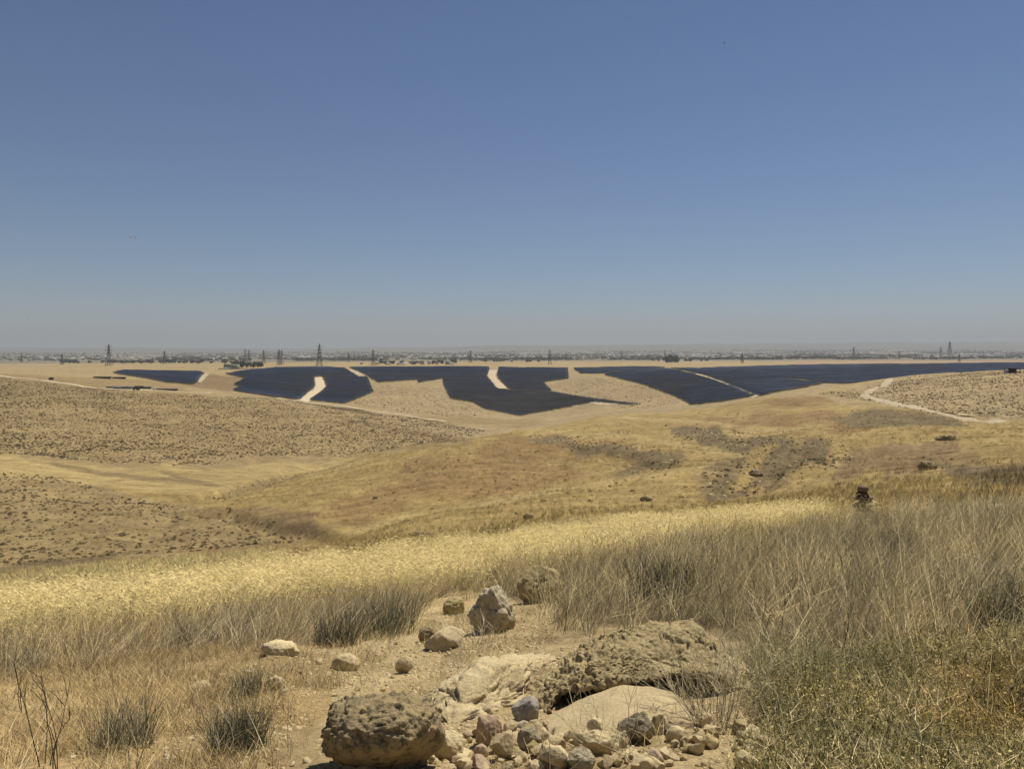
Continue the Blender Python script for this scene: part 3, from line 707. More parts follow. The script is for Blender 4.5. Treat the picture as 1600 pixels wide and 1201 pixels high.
# bands, as outlines of bare ground in the photograph
WHEAT = [(-300,1012),(0,964),(300,926),(500,898),(700,868),(960,836),(1240,815),(1270,822),(1000,868),(850,895),(700,918),(500,952),(300,985),(0,1012),(-300,1045)]
STALK_R = [(640,955),(700,915),(850,890),(1000,865),(1260,822),(1400,803),(1620,790),(1760,780),(1760,1010),(1600,1000),(1400,1020),(1250,1060),(1160,1020),(1120,992),(1000,990),(880,1005),(850,985),(830,950),(780,925),(700,925)]
STALK_L = [(-300,1045),(0,1010),(300,985),(500,950),(690,915),(700,930),(640,975),(560,1003),(400,1012),(250,1030),(100,1055),(-300,1095)]
TANG = [(1150,1040),(1250,1055),(1400,1015),(1600,995),(1760,990),(1760,1400),(1150,1400),(1180,1200),(1190,1120)]
ORANGE_L = [(-300,1060),(0,1040),(300,1020),(560,1003),(640,985),(560,1060),(500,1090),(480,1150),(430,1190),(380,1400),(-300,1400)]
RUB = [(430,1400),(470,1190),(560,1060),(650,985),(720,940),(800,930),(870,985),(860,1010),(1100,990),(1180,1080),(1200,1400)]

p = sample([WHEAT], 27, 8.5, 30, jit=13, falloff=lambda x, d: 0.5 + 0.5 * (fbm(x * 0.5, d * 0.4, 3, 57) > -0.25))
scatter('wheat_field', 'golden ripe wheat in a sloping band across the slope', p, *place(p, 0.8, 1.25, True, ((0.98, 0.95, 0.9), (1.12, 1.1, 1.05)), 2.5, 61, 0.55, 0.05), wheat_c, 7)
p = sample([[(-300,990),(0,945),(300,905),(500,880),(700,852),(960,828),(1300,806),(1380,815),(1000,885),(850,915),(700,938),(500,972),(300,1005),(0,1030),(-300,1065)]], 5, 8, 34, jit=26)
scatter('stray_wheat', 'stray wheat thinning out along the edges of the field', p, *place(p, 0.6, 1.1, True, ((0.7, 0.68, 0.62), (0.95, 0.93, 0.88)), 1.5, 62, 0.7, 0.1), wheat_c, 7)
clear = lambda x, d: 1 - 0.8 * (np.hypot((x - hit(845, 930)[0]) / 0.55, (d - hit(845, 930)[1] + 0.4) / 0.6) < 1)
p = sample([STALK_R], 36, 5.5, 23, jit=7, falloff=lambda x, d: clear(x, d) * (0.35 + 0.65 * (fbm(x * 0.9, d * 0.7, 3, 66) > -0.12)))
r_, s_, t_ = place(p, 0.55, 1.25, True, ((0.70, 0.68, 0.59), (1.42, 1.3, 1.05)), 1.0, 63, 1.2, 0.16)
s_[:, 2] *= (1 - 0.4 * sstep(13, 18, p[:, 1])) * (0.75 + 0.5 * vnoise(p[:, 0] * 0.8, p[:, 1] * 0.6, 69))
scatter('stalk_grass', 'grey-brown dry stalk grass covering the right slope', p, r_, s_, t_, stalk_c, 8)
p = sample([STALK_R], 7, 5.5, 22, jit=7, falloff=clear)
scatter('branching_stalk_grass', 'taller branching dry stalks among the right grass', p, *place(p, 0.6, 1.15, True, ((0.8, 0.78, 0.75), (1.4, 1.35, 1.25)), 1.0, 64, math.pi, 0.12), twigstalk_c, 7)
p = sample([STALK_L], 46, 7, 15, jit=6)
scatter('stalk_grass', 'grey-brown dry stalk grass below the wheat on the left', p, *place(p, 0.55, 0.95, True, ((0.75, 0.75, 0.78), (1.3, 1.15, 0.92)), 0.9, 65, 1.2, 0.14), stalk_c, 8)
p = sample([ORANGE_L], 150, 3.0, 11, jit=9, falloff=lambda x, d: (0.22 + 0.78 * (fbm(x * 1.1, d * 1.1, 3, 67) > -0.05)) * (1 - 0.6 * sstep(380, 480, 800 + F * x / d)))
scatter('short_grass', 'short orange-tan dry grass on the left foreground', p, *place(p, 0.6, 1.5, True, ((0.75, 0.75, 0.74), (1.25, 1.22, 1.18)), 0.7, 68), short_c, 6)
p = sample([ORANGE_L], 2.2, 3.0, 11, jit=9)
scatter('scattered_stalks', 'thin dry stalks scattered over the left foreground', p, *place(p, 0.3, 0.75, True, ((0.7, 0.68, 0.6), (1.3, 1.2, 1.0)), 0.7, 70, 1.5, 0.25), stalk_c, 8)
p = sample([RUB], 60, 3.0, 11, jit=6, falloff=lambda x, d: (0.08 + 0.92 * (fbm(x * 1.3, d * 1.3, 3, 71) > 0.02)) * (0.25 + 0.75 * sstep(5.2, 6.8, d)))
scatter('sparse_grass', 'sparse dry grass growing between the stones', p, *place(p, 0.5, 1.3, True, ((0.9, 0.9, 0.9), (1.3, 1.35, 1.4)), 0.6, 72), short_c, 6)
p = sample([TANG], 120, 2.6, 10.5, (1050, 1760), jit=12)
rot_, scl_, tn_ = place(p, 0.6, 1.25, True, ((0.7, 0.72, 0.66), (1.5, 1.4, 1.15)), 0.5, 74)
pxp, pyp = proj(p[:, 0], p[:, 1], p[:, 2])
om = sstep(1400, 1500, pxp + 60 * fbm(p[:, 0] * 2, p[:, 1] * 2, 2, 75)) * sstep(1030, 1070, pyp) * (1 - sstep(1150, 1190, pyp))
tn_ = tn_ * (1 - om[:, None]) + tn_ * np.array((0.95, 0.82, 0.66)) * om[:, None]
scatter('low_tangle', 'low grey-green tangle of thorny twigs on the right foreground', p, rot_, scl_, tn_, tangle_c, 8)
p = sample([TANG], 13, 3.4, 10.5, (1050, 1760), jit=12, falloff=lambda x, d: 0.25 + 0.75 * sstep(4, 6.5, d))
scatter('scattered_stalks', 'scattered dry stalks standing in the thorny tangle', p, *place(p, 0.35, 0.85, True, ((0.7, 0.7, 0.62), (1.3, 1.2, 1.0)), 0.8, 77, 1.5, 0.25), stalk_c, 8)
p = sample([TANG], 60, 2.6, 10.5, (1050, 1760), jit=12)
scatter('short_grass', 'short dry grass showing between the thorny tangle', p, *place(p, 0.7, 1.6, True, ((0.7, 0.75, 0.75), (1.05, 1.1, 1.1)), 0.6, 76), short_c, 6)
def zone_color(x, y):
    i = np.clip(np.searchsorted(rr, np.hypot(x, y)), 0, nr - 1); j = np.clip(np.searchsorted(az, np.arctan2(x, y)), 0, na - 1)
    return colv[i, j]
p = sample([[(-300,1060),(700,930),(1300,835),(1800,800),(1800,640),(1100,640),(600,700),(330,775),(-300,860)]], 3.2, 24, 300, jit=0, falloff=lambda x, d: (1 - 0.8 * sstep(40, 100, d)) * (1 - 0.6 * sstep(150, 300, d)) * (0.3 + 0.7 * (fbm(x / 6, d / 6, 3, 79) > -0.05)) * (1 - 0.85 * ((800 + F * x / d < 520) & (d < 85))))
r_, s_, t_ = place(p, 0.45, 1.1, True, ((0.85, 0.85, 0.85), (1.25, 1.25, 1.25)), 7.0, 80, 0.8)
scatter('hill_grass', 'dry golden grass on the slopes beyond the wheat', p, r_, s_ * (1 + 0.5 * sstep(80, 250, p[:, 1]))[:, None], t_ * zone_color(p[:, 0], p[:, 1]) / np.array((0.82, 0.68, 0.35)) * 1.4, fargrass_c, 5)

p = sample([[(-150,930),(60,898),(190,879),(330,872),(440,868),(340,886),(200,904),(60,924),(-150,950)]], 6, 24, 75, jit=5)
scatter('wheat_strip', 'second golden wheat strip beyond the grey track, far left', p, *place(p, 0.8, 1.3, True, ((0.85, 0.83, 0.78), (1.05, 1.03, 0.97)), 4.0, 82, 0.8), fargrass_c, 5)

# scrub dots on the hillsides: nearest ones are objects, the rest one mass
SCRUB = [
 ([(-300,720),(0,735),(120,752),(250,785),(340,802),(430,815),(500,842),(430,862),(330,866),(200,875),(0,893),(-300,950)], 0.46, 88, 245, 0.32, 0.85, 4),
 ([(-300,570),(0,590),(200,612),(430,624),(560,640),(760,672),(720,690),(600,716),(420,712),(330,725),(150,738),(0,725),(-300,720)], 0.22, 300, 900, 0.6, 1.35, 4),
 ([(1270,615),(1350,608),(1420,588),(1480,584),(1620,578),(1740,574),(1740,680),(1560,668),(1480,652),(1380,630)], 0.36, 270, 560, 0.4, 1.0, 2),
 ([(1050,665),(1160,672),(1340,690),(1320,720),(1240,745),(1160,790),(1120,800),(1090,740),(1180,715),(1080,690)], 0.24, 95, 400, 0.4, 0.9, 12),
 ([(820,682),(900,682),(1000,700),(1080,712),(1060,728),(960,756),(1020,722),(900,705)], 0.24, 110, 400, 0.4, 0.9, 8),
 ([(600,600),(700,610),(760,645),(700,655),(600,640),(550,632)], 0.03, 850, 1300, 1.0, 1.8, 3),
 ([(860,600),(950,590),(1050,620),(1080,636),(1000,640),(930,634)], 0.03, 850, 1300, 1.0, 1.8, 3),
 ([(560,760),(700,700),(900,670),(1100,640),(1350,640),(1600,680),(1600,760),(1200,790),(800,820),(600,830)], 0.012, 60, 420, 0.35, 0.9, 4),
 ([(330,775),(440,748),(452,742),(440,752),(360,780),(480,842),(420,822),(330,790)], 0.2, 80, 400, 0.5, 0.9, 3),
]
allp = []; alls = []
for poly, dens, d0, d1, s0, s1, jit in SCRUB:
    p = sample([poly], dens, d0, d1, jit=jit, falloff=lambda x, d: np.clip(0.75 + 1.1 * fbm(x / 16, d / 26, 4, 83), 0.25, 1))
    allp.append(p); alls.append((s0 + (s1 - s0) * rng.uniform(0, 1, len(p)) ** 1.5) * np.exp(rng.normal(0, 0.22, len(p))))
allp = np.concatenate(allp); alls = np.concatenate(alls)
order = np.argsort(allp[:, 1] / alls)
inv = proj(allp[:, 0], allp[:, 1], allp[:, 2])
def seen(i):
    x, y_, z = allp[i]
    a = int(round(min(max((inv[0][i] - U0) / (U1 - U0) * (NU - 1), 0), NU - 1)))
    j = int((math.log(y_) - V0) / (V1 - V0) * (NV - 1))
    return 0 < inv[0][i] < 1600 and LUT[a, :j].min() > inv[1][i] + 0.5
single = [i for i in order[:900] if seen(i)][:290]
shrub_me = [mesh_np('desert_shrub', v, f, M['own_plant'], False, np.array(c)) for v, f, c in (shrub_clump(110, 0.42, 0.4, 0.07, SHRUBC, 800 + k_) for k_ in range(6))]
for i in single:
    left = inv[0][i] < 620
    o = link('desert_shrub', shrub_me[random.randrange(6)], None, None, tuple(allp[i] - (0, 0, 0.03)), (0, 0, random.uniform(0, 6.28)), float(alls[i]))
    far_ = 'lower ' if inv[1][i] > 820 else 'middle ' if inv[1][i] > 785 else 'upper '
    tag(o, 'small dark round shrub dotted on the ' + far_ + 'part of the bare left slope' if left else 'small dark shrub scattered on the golden right slopes', 'shrub', 'dark shrubs on the ' + far_ + 'left slope' if left else 'dark shrubs on the right slopes')
mask = np.ones(len(allp), bool); mask[single] = False
p = allp[mask]; r_, s_, t_ = place(p, 1, 1, True, ((0.6, 0.6, 0.6), (1.15, 1.12, 1.05)), 40, 85)
scatter('distant_scrub', 'countless dark scrub dots on the far hillsides', p, r_, s_ * alls[mask][:, None], t_, clump_c, 6)

# ------------------------------------------------------------------ rocks
def ico(sub):
    bm = bmesh.new(); bmesh.ops.create_icosphere(bm, subdivisions=sub, radius=1.0)
    v = np.array([x.co[:] for x in bm.verts]); f = np.array([[x.index for x in fc.verts] for fc in bm.faces]); bm.free()
    return v, f
ICO = {s: ico(s) for s in (3, 4, 5, 6)}
def nvec(v, sc, seed, octv=4):
    off = Vector((seed * 3.7, seed * 1.3, -seed * 2.1))
    return np.array([mnoise.fractal(Vector(p_) * sc + off, 0.9, 2.0, octv) for p_ in v])
def rock(name, size, seed, sub=4, facets=9, rough=0.12, fine=0.04, mat='pale_rock', power=1.0, cut=0.72, shape=None, crack=0.0):
    r = np.random.default_rng(seed); v, f = ICO[sub]; v = v.copy()
    if power != 1.0: v = np.sign(v) * np.abs(v) ** power
    for _ in range(facets):
        n = r.normal(0, 1, 3); n /= np.linalg.norm(n); h = r.uniform(cut, min(0.98, cut + 0.42))
        d = v @ n - h; v -= np.where(d > 0, d * 0.93, 0)[:, None] * n
    nrm = v / (np.linalg.norm(v, axis=1)[:, None] + 1e-9)
    v = v + nrm * (rough * nvec(v, 1.6, seed, 4) + fine * nvec(v, 6.5, seed + 9, 4))[:, None]
    if crack:
        off = Vector((seed, 2.0 * seed, 0.5 * seed)); g = []
        for p_ in v:
            wv_ = Vector(p_) + 0.12 * mnoise.noise_vector(Vector(p_) * 3 + off)
            dd = mnoise.voronoi(wv_ * 2.1 + off)[0]; g.append(dd[1] - dd[0])
        v = v - nrm * (crack * np.clip(1 - np.array(g) / 0.10, 0, 1))[:, None]
    v = v * np.array(size) / 2
    if shape is not None: v = shape(v)
    return mesh_np(name, v, f, M[mat], True)

def setrock(px, py, wpx, hpx, label, seed, mat, depth=0.8, sub=4, name='rock', sink=0.25, cat='rock', group=None, rot=None, dmin=2.0, **kw):
    """a rock whose foot is at (px, py) and which is wpx by hpx in the photograph"""
    x, y_, z = hit(px, py, dmin); m = y_ / F
    w, h_ = wpx * m, hpx * m / (1 - sink)
    y2 = y_ + w * depth * 0.4
    me = rock(name, (w, w * depth, h_), seed, sub, mat=mat, **kw)
    o = link(name, me, None, None, (x * y2 / y_, y2, z + h_ / 2 - h_ * sink), rot or (random.uniform(-.1, .1), random.uniform(-.12, .12), random.uniform(-.3, .3)))
    return tag(o, label, cat, group)

# the big weathered boulder at the left: rough brow, hollowed front
def brow(v):
    v = v.copy(); z = v[:, 2]; y_ = v[:, 1]
    und = (1 - sstep(-0.16, 0.06, z)) * (1 - sstep(-0.24, 0.0, y_))
    v[:, 1] += und * 0.10
    v[:, 0] *= 1 + 0.10 * (1 - sstep(-0.18, 0.05, z)) * (v[:, 0] > 0)
    crust = np.clip(0.15 + sstep(0.03, 0.10, v[:, 2] + 0.15 * np.maximum(v[:, 1], -0.1)) + 0.8 * (1 - sstep(-0.28, -0.14, v[:, 0])), 0, 1)
    n = nvec(v, 7, 5, 4) * 0.016 + np.abs(nvec(v, 22, 6, 4)) * 0.026 - 0.008 + nvec(v, 60, 7, 2) * 0.005
    gr = np.array([mnoise.voronoi(Vector(p_) * 9)[0] for p_ in v]); n = n - 0.006 * np.clip(1 - (gr[:, 1] - gr[:, 0]) / 0.18, 0, 1)
    return v + (v / np.linalg.norm(v, axis=1)[:, None]) * (n * crust)[:, None]
x, y_, z = hit(586, 1222, 2)
tag(link('boulder', rock('boulder', (0.60, 0.48, 0.37), 12, 6, 6, 0.08, 0.012, 'dark_rock', 0.74, 0.78, brow), None, None, (x, y_ + 0.24, z + 0.12), (0.06, 0.02, 0.05)),
    'large dark pitted boulder with a shaded front, lower left of the ledge', 'boulder')

# the overhanging ledge: a thick broken crust along a bent line
def ledge_shape(v):
    v = v.copy(); L = 0.76; sx = np.clip((v[:, 0] + L) / (2 * L), 0, 1)
    top = np.interp(sx, [0, 0.1, 0.22, 0.34, 0.5, 0.7, 0.9, 1], [0.30, 0.42, 0.70, 0.88, 0.95, 1.0, 1.02, 0.95])
    v[:, 2] = (v[:, 2] + 0.22) * top - 0.22
    v[:, 1] -= 0.30 * (1 - sx) ** 2 - 0.05 * sx
    zf = (v[:, 2] + 0.22) / 0.44
    und = (1 - sstep(0.30, 0.62, zf + 0.12 * nvec(v, 3, 61, 2))) * (1 - sstep(-0.30, 0.10, v[:, 1] + 0.30 * (1 - sx) ** 2)) * sstep(0.08, 0.22, sx) * (1 - sstep(0.74, 0.92, sx))
    v[:, 1] += 0.34 * und
    return v
def even_rough(me, limit, fn, smooth=3):
    """split long edges, relax, then roughen along the normals"""
    bm = bmesh.new(); bm.from_mesh(me)
    for _ in range(4):
        e = [e_ for e_ in bm.edges if e_.calc_length() > limit]
        if not e: break
        bmesh.ops.subdivide_edges(bm, edges=e, cuts=1); bmesh.ops.triangulate(bm, faces=bm.faces)
    for _ in range(smooth): bmesh.ops.smooth_vert(bm, verts=bm.verts, factor=0.5, use_axis_x=True, use_axis_y=True, use_axis_z=True)
    bm.normal_update()
    P_ = np.array([v_.co[:] for v_ in bm.verts]); d = fn(P_)
    for v_, k_ in zip(bm.verts, d): v_.co += v_.normal * float(k_)
    bm.to_mesh(me); bm.free(); me.polygons.foreach_set('use_smooth', np.ones(len(me.polygons), bool)); me.update()
    return me
def ledge_rough(v):
    gr = np.array([mnoise.voronoi((Vector(p_) + 0.08 * mnoise.noise_vector(Vector(p_) * 6)) * 4.0)[0] for p_ in v])
    crack = np.clip(1 - (gr[:, 1] - gr[:, 0]) / 0.07, 0, 1); left = 1 - sstep(-0.25, 0.25, v[:, 0])
    return nvec(v, 4, 63, 5) * 0.035 + np.abs(nvec(v, 14, 64, 4)) * (0.018 + 0.028 * left) - 0.010 + nvec(v, 40, 65, 3) * 0.009 - 0.03 * crack
x, y_, z = hit(982, 1094, 2)
tag(link('ledge_rock', even_rough(rock('ledge_rock', (1.60, 0.70, 0.38), 44, 6, 5, 0.06, 0.0, 'ledge_rock', 0.36, 0.78, ledge_shape), 0.017, ledge_rough), None, None, (x, y_ + 0.32, z + 0.11), (0.04, -0.005, 0.04)),
    'long overhanging limestone ledge with a dark hollow beneath, centre foreground', 'rock ledge')

def slabrock(px, py, size, rot, seed, mat, label, name='rock_slab', lift=0.0, **kw):
    x, y_, z = hit(px, py, 2)
    return tag(link(name, rock(name, size, seed, 6, mat=mat, **kw), None, None, (x, y_, z + lift), rot), label, 'rock slab')
slabrock(958, 1128, (0.98, 0.60, 0.20), (0.26, -0.10, 0.10), 31, 'smooth_rock', 'smooth flat pale slab lying in front of the overhanging ledge', lift=-0.01, facets=6, rough=0.06, fine=0.014, power=0.5, cut=0.62)
slabrock(735, 1108, (0.98, 0.80, 0.36), (0.16, -0.12, 0.30), 33, 'pale_rock', 'broad cream bedrock slab between the boulder and the ledge', lift=0.0, facets=16, rough=0.14, fine=0.06, power=0.6, cut=0.6, crack=0.18)
slabrock(790, 1050, (0.95, 0.5, 0.16), (0.05, -0.05, 0.1), 35, 'pale_rock', 'low cream bedrock strip behind the broad slab', lift=-0.02, facets=10, rough=0.18, fine=0.08, power=0.75, crack=0.14)
slabrock(1130, 1060, (0.55, 0.5, 0.34), (0.1, 0.1, 0.2), 37, 'pale_rock', 'pale rock at the right end of the ledge behind dry twigs', name='rock', lift=0.0, facets=8, rough=0.14, fine=0.05)

ROCKS = [
 (770, 985, 72, 62, 'rugged grey boulder standing in the dry grass above the rubble', 'grey_rock', dict(sub=5, rough=0.2, fine=0.09, depth=0.8)),
 (710, 962, 38, 24, 'rounded yellowish rock left of the rugged grey boulder', 'yellow_rock', dict(sub=5, fine=0.07)),
 (845, 942, 74, 50, 'domed grass-covered rock with a dark slot near its top', 'yellow_rock', dict(sub=5, rough=0.1, fine=0.05)),
 (668, 1000, 32, 22, 'dark pitted rock at the edge of the left grass', 'dark_rock', dict(fine=0.08)),
 (697, 1018, 66, 26, 'low whitish rock patch below the rugged grey boulder', 'pale_rock', dict(fine=0.08, sink=.4)),
 (632, 1058, 32, 24, 'small angular stone with a dark shaded face on open soil', 'pale_rock', dict(facets=14, fine=0.015, rough=0.05, cut=.6)),
 (540, 1050, 46, 20, 'low crumbly pale rock in the left tan grass', 'pale_rock', dict(fine=0.1, sink=.4)),
 (440, 1028, 60, 16, 'pale earth-coloured rock hump at the foot of the grey grass', 'pale_rock', dict(fine=0.1, sink=.45)),
 (432, 1080, 30, 18, 'small pale rock beside the small green shrub', 'pale_rock', dict(fine=0.1, sink=.4)),
 (315, 1082, 40, 16, 'flat pale rock half buried in orange grass', 'pale_rock', dict(fine=0.1, sink=.45)),
 (560, 1214, 66, 44, 'wedge-shaped grey stone leaning on the big boulder', 'grey_rock', dict(facets=14, rough=.05, fine=.015, cut=.6, sub=5)),
 (702, 1180, 64, 38, 'pale lumpy stone right of the big boulder', 'pale_rock', dict(sub=5, facets=13, cut=.48, rough=.08, fine=.04)),
 (762, 1156, 46, 42, 'pinkish rounded stone wedged among the rubble', 'pink_rock', dict(sub=5, facets=12, rough=.06)),
 (822, 1130, 46, 36, 'blue-grey angular stone at the mouth of the hollow', 'flint', dict(sub=5, facets=14, rough=.05, cut=.55)),
 (788, 1186, 48, 40, 'cream block in the rubble below the pinkish stone', 'pale_rock', dict(sub=5, facets=13, cut=.45, rough=.05, fine=.025)),
 (828, 1172, 40, 36, 'brown block with a dark shaded face in the rubble', 'grey_rock', dict(sub=5, facets=14, cut=.6, rough=.05)),
 (752, 1176, 24, 18, 'small pinkish stone below the pinkish rounded stone', 'pink_rock', dict()),
 (865, 1200, 56, 38, 'cream angular stone left of the grey-faced stone', 'pale_rock', dict(sub=5, facets=13, cut=.45, rough=.05, fine=.025)),
 (905, 1204, 50, 34, 'grey-faced angular stone near the bottom edge', 'grey_rock', dict(sub=5, facets=14, cut=.6)),
 (995, 1165, 62, 44, 'brown pitted rock below the smooth slab, behind twigs', 'grey_rock', dict(sub=5, facets=13, cut=.48, rough=.08, fine=.04)),
 (1055, 1164, 34, 20, 'small whitish stone right of the brown pitted rock', 'pale_rock', dict(facets=12)),
 (1030, 1150, 28, 28, 'upright pale stone leaning on the brown pitted rock', 'pale_rock', dict(facets=12)),
 (935, 1182, 50, 30, 'pale lumpy stone in the rubble under the smooth slab', 'pale_rock', dict(sub=5)),
 (1560, 800, 46, 9, 'long whitish rock slab in the grass near the right edge', 'pale_rock', dict(sink=.4, dmin=12, depth=.5)),
 (297, 897, 15, 5, 'single whitish stone on the far edge of the left wheat', 'pale_rock', dict(dmin=20)),
 (1480, 690, 34, 8, 'long tan rock outcrop on the golden right slope', 'yellow_rock', dict(dmin=100, fine=.22, rough=.3, sub=5, depth=.5)),
 (1450, 740, 28, 12, 'dark domed outcrop on the golden right slope', 'dark_rock', dict(dmin=60, fine=.22, rough=.3, sub=5, sink=.35)),
 (1180, 728, 22, 9, 'brown outcrop amid grey scrub on the right slope', 'dark_rock', dict(dmin=60, fine=.22, rough=.3, sub=5, sink=.35)),
 (1180, 768, 30, 9, 'grey outcrop at the foot of the grey scrub', 'grey_rock', dict(dmin=60, fine=.22, rough=.3, sub=5, sink=.35)),
 (1010, 782, 18, 7, 'small brown outcrop on the near golden slope', 'dark_rock', dict(dmin=40, fine=.22, rough=.3, sub=5, sink=.35)),
 (825, 814, 16, 7, 'small dark outcrop above the wheat in the middle', 'dark_rock', dict(dmin=40, fine=.22, rough=.3, sub=5, sink=.35)),
 (655, 838, 34, 6, 'low row of dark rocks above the wheat, left of middle', 'dark_rock', dict(dmin=40, fine=.14, depth=.4)),
 (488, 842, 18, 9, 'whitish rock in the bed of the dry gully', 'pale_rock', dict(dmin=60, fine=.22, rough=.3, sub=5, sink=.35)),
 (322, 779, 20, 6, 'whitish rocks where the far gully bends', 'pale_rock', dict(dmin=120, fine=.14)),
 (1508, 651, 34, 5, 'whitish rock streak beside the zigzag road', 'pale_rock', dict(dmin=200, fine=.14, depth=.4)),
]
for i, (px, py, w, h_, lab, mat, kw) in enumerate(ROCKS): setrock(px, py, w, h_, lab, 40 + i, mat, **kw)

# loose stones: nearest ones are objects, fine gravel is one mass
stone_me = [rock('stone', (1.15, 0.95, 0.8), 120 + k_, 4, 14, 0.035, 0.022, ['pale_rock', 'pale_rock', 'pale_rock', 'grey_rock', 'pale_rock', 'yellow_rock', 'pink_rock', 'pale_rock'][k_], 0.7, 0.40) for k_ in range(8)]
STONEZ = [([(500,1206),(640,1166),(690,1165),(760,1140),(860,1130),(980,1150),(1080,1130),(1190,1140),(1210,1206)], 220, 3.3, 5.6, 0.045, 0.17, 'rubble stone in the heap along the bottom edge', 'rubble stones along the bottom edge'),
          ([(510,1090),(560,1025),(640,1000),(750,1010),(830,1010),(760,1050),(640,1075)], 48, 5, 9.5, 0.02, 0.08, 'stone on the bare soil behind the boulder', 'stones on the soil behind the boulder'),
          ([(250,1085),(330,1040),(450,1020),(520,1030),(500,1090),(440,1120),(330,1110)], 9, 4.5, 9, 0.025, 0.09, 'stone half buried in the tan grass left of middle', 'stones in the tan grass'),
          ([(360,1230),(420,1170),(480,1190),(520,1230)], 30, 3.4, 5.0, 0.03, 0.1, 'stone below the dark green tuft, left of the boulder', 'stones left of the boulder'),
          ([(690,1000),(850,955),(870,1000),(760,1015)], 16, 6, 10, 0.03, 0.1, 'stone lying near the rugged grey boulder', 'stones near the grey boulder')]
for poly, dens, d0, d1, s0, s1, lab, grp in STONEZ:
    p = sample([poly], dens, d0, d1, (300, 1300), jit=3)
    for q_ in p[rng.permutation(len(p))][:{0.045: 205, 0.02: 55, 0.025: 16}.get(s0, 12)]:
        s = s0 * (s1 / s0) ** (random.random() ** 1.5)
        kv = random.choice((0, 1, 2, 4, 7, 0, 1, 2, 3, 5, 5, 6)); hue = ['pale', 'pale', 'pale', 'grey', 'pale', 'yellowish', 'pinkish', 'pale'][kv]; sz = 'tiny' if s < s0 * 1.35 else 'large' if s > s1 * 0.7 else 'middling'
        tag(link('stone', stone_me[kv], None, None, tuple(q_ + np.array((0, 0, 0.18 * s))), (random.uniform(-.6, .6), random.uniform(-.6, .6), random.uniform(0, 6.3)), s), sz + ' ' + hue + ' ' + lab, 'stone', sz + ' ' + hue + ' ' + grp)
peb = bpy.data.collections.new('pebbles')
for k_ in range(4):
    me = rock('pebble', (1, 0.8, 0.6), 160 + k_, 3, 8, 0.12, 0.05, 'pale_rock'); peb.objects.link(bpy.data.objects.new('pebble_source', me))
p = sample([RUB, ORANGE_L], 330, 3.0, 11, (100, 1250), jit=8, falloff=lambda x, d: 0.15 + 0.85 * (np.abs(x + 0.6) < 1.9))
r_, s_, t_ = place(p, 0.006, 0.045, True, ((1, 1, 1), (1, 1, 1)))
scatter('gravel', 'fine pale gravel and crumbs of soil between the rocks', p, r_, s_ * rng.uniform(0.5, 1.2, (len(p), 1)), t_, peb, 4)

p = np.concatenate([sample([SCRUB[1][0]], 0.05, 300, 900, jit=4), sample([SCRUB[2][0]], 0.11, 270, 560, jit=2), sample([SCRUB[3][0], SCRUB[4][0]], 0.05, 95, 400, jit=8)])
r_, s_, t_ = place(p, 0.25, 0.8, True, ((1, 1, 1), (1, 1, 1)))
scatter('hill_stones', 'scattered pale stones on the far hillsides', p, r_, s_ * np.array((1.3, 1.3, 0.7)), t_, peb, 4)

# ------------------------------------------------------------------ the cairn
cx, cyy, cz = hit(1350, 812, 12); mpx = cyy / F
cz += 0.22
cairn = tag(empty('cairn', (cx, cyy, cz)), 'small cairn of dark stacked stones on a pale slab in the grass', 'cairn')
def cs(dx, dz, w, h_, dep, mat, seed, rot=(0, 0, 0), **kw):
    link('stone', rock('cairn_stone', (w * mpx, dep * mpx, h_ * mpx), seed, 4, mat=mat, **kw), None, cairn, (dx * mpx, 0, dz * mpx), rot)
cs(-1, -8, 36, 36, 26, 'cairn_brown', 170)
cs(2, 11, 42, 9, 30, 'yellow_rock', 171, (0.12, -0.16, 0.1), facets=5)
cs(-2, 19, 18, 13, 16, 'cairn_dark', 172, (0, 0.1, 0.3))
cs(-10, 20, 12, 6, 12, 'cairn_brown', 173, (0, 0.1, 0))
cs(8, 20, 13, 8, 12, 'cairn_brown', 177, (0, -0.3, 0.4))
cs(-4, 27, 16, 10, 14, 'cairn_dark', 174, (0, -0.1, 0.2))
cs(1, 24, 13, 12, 13, 'cairn_dark', 176)
cs(-2, 35, 20, 11, 15, 'cairn_brown', 175, (0.05, 0.08, 0.5))

# ------------------------------------------------------------------ single plants in the foreground
def plant(name, label, cat, px, py, gen, scale=1.0, dmin=2):
    x, y_, z = hit(px, py, dmin); v, f, c = gen
    o = tag(empty(name, (x, y_, z - 0.02), (0, 0, random.uniform(-.3, .3))), label, cat)
    link('stems', mesh_np(name, v, f, M['own_plant'], False, np.array(c)), None, o, scale=scale)
    return o
DG = [(0.07, 0.082, 0.048), (0.10, 0.11, 0.065), (0.14, 0.145, 0.085), (0.22, 0.20, 0.125)]
plant('spiky_shrub', 'dark green spiky tuft left of the big boulder', 'shrub', 372, 1172, blades(520, 0.23, 0.16, 0.0, 0.0045, DG, 0.15, 3, 0, 901, 0.3, 0.15, True, 0.75))
plant('spiky_shrub', 'dark green spiky tuft nearer the left edge, among dry twigs', 'shrub', 190, 1165, blades(420, 0.25, 0.18, 0.03, 0.0045, DG + GREYS[:2], 0.15, 3, 0, 902, 0.35, 0.2, True, 0.75))
plant('spiky_shrub', 'small grey-green tuft on the tan slope', 'shrub', 388, 1086, blades(240, 0.19, 0.13, 0.0, 0.0045, DG + [(0.2, 0.18, 0.12)], 0.2, 3, 0, 903, 0.35, 0.2, True, 0.7))
plant('spiky_shrub', 'dark green bushy clump in the grey grass, left of middle', 'shrub', 590, 985, blades(420, 0.38, 0.5, 0.05, 0.008, DG, 0.2, 3, 0, 904, 0.35, 0.2, True, 0.6), 1.0, 7)
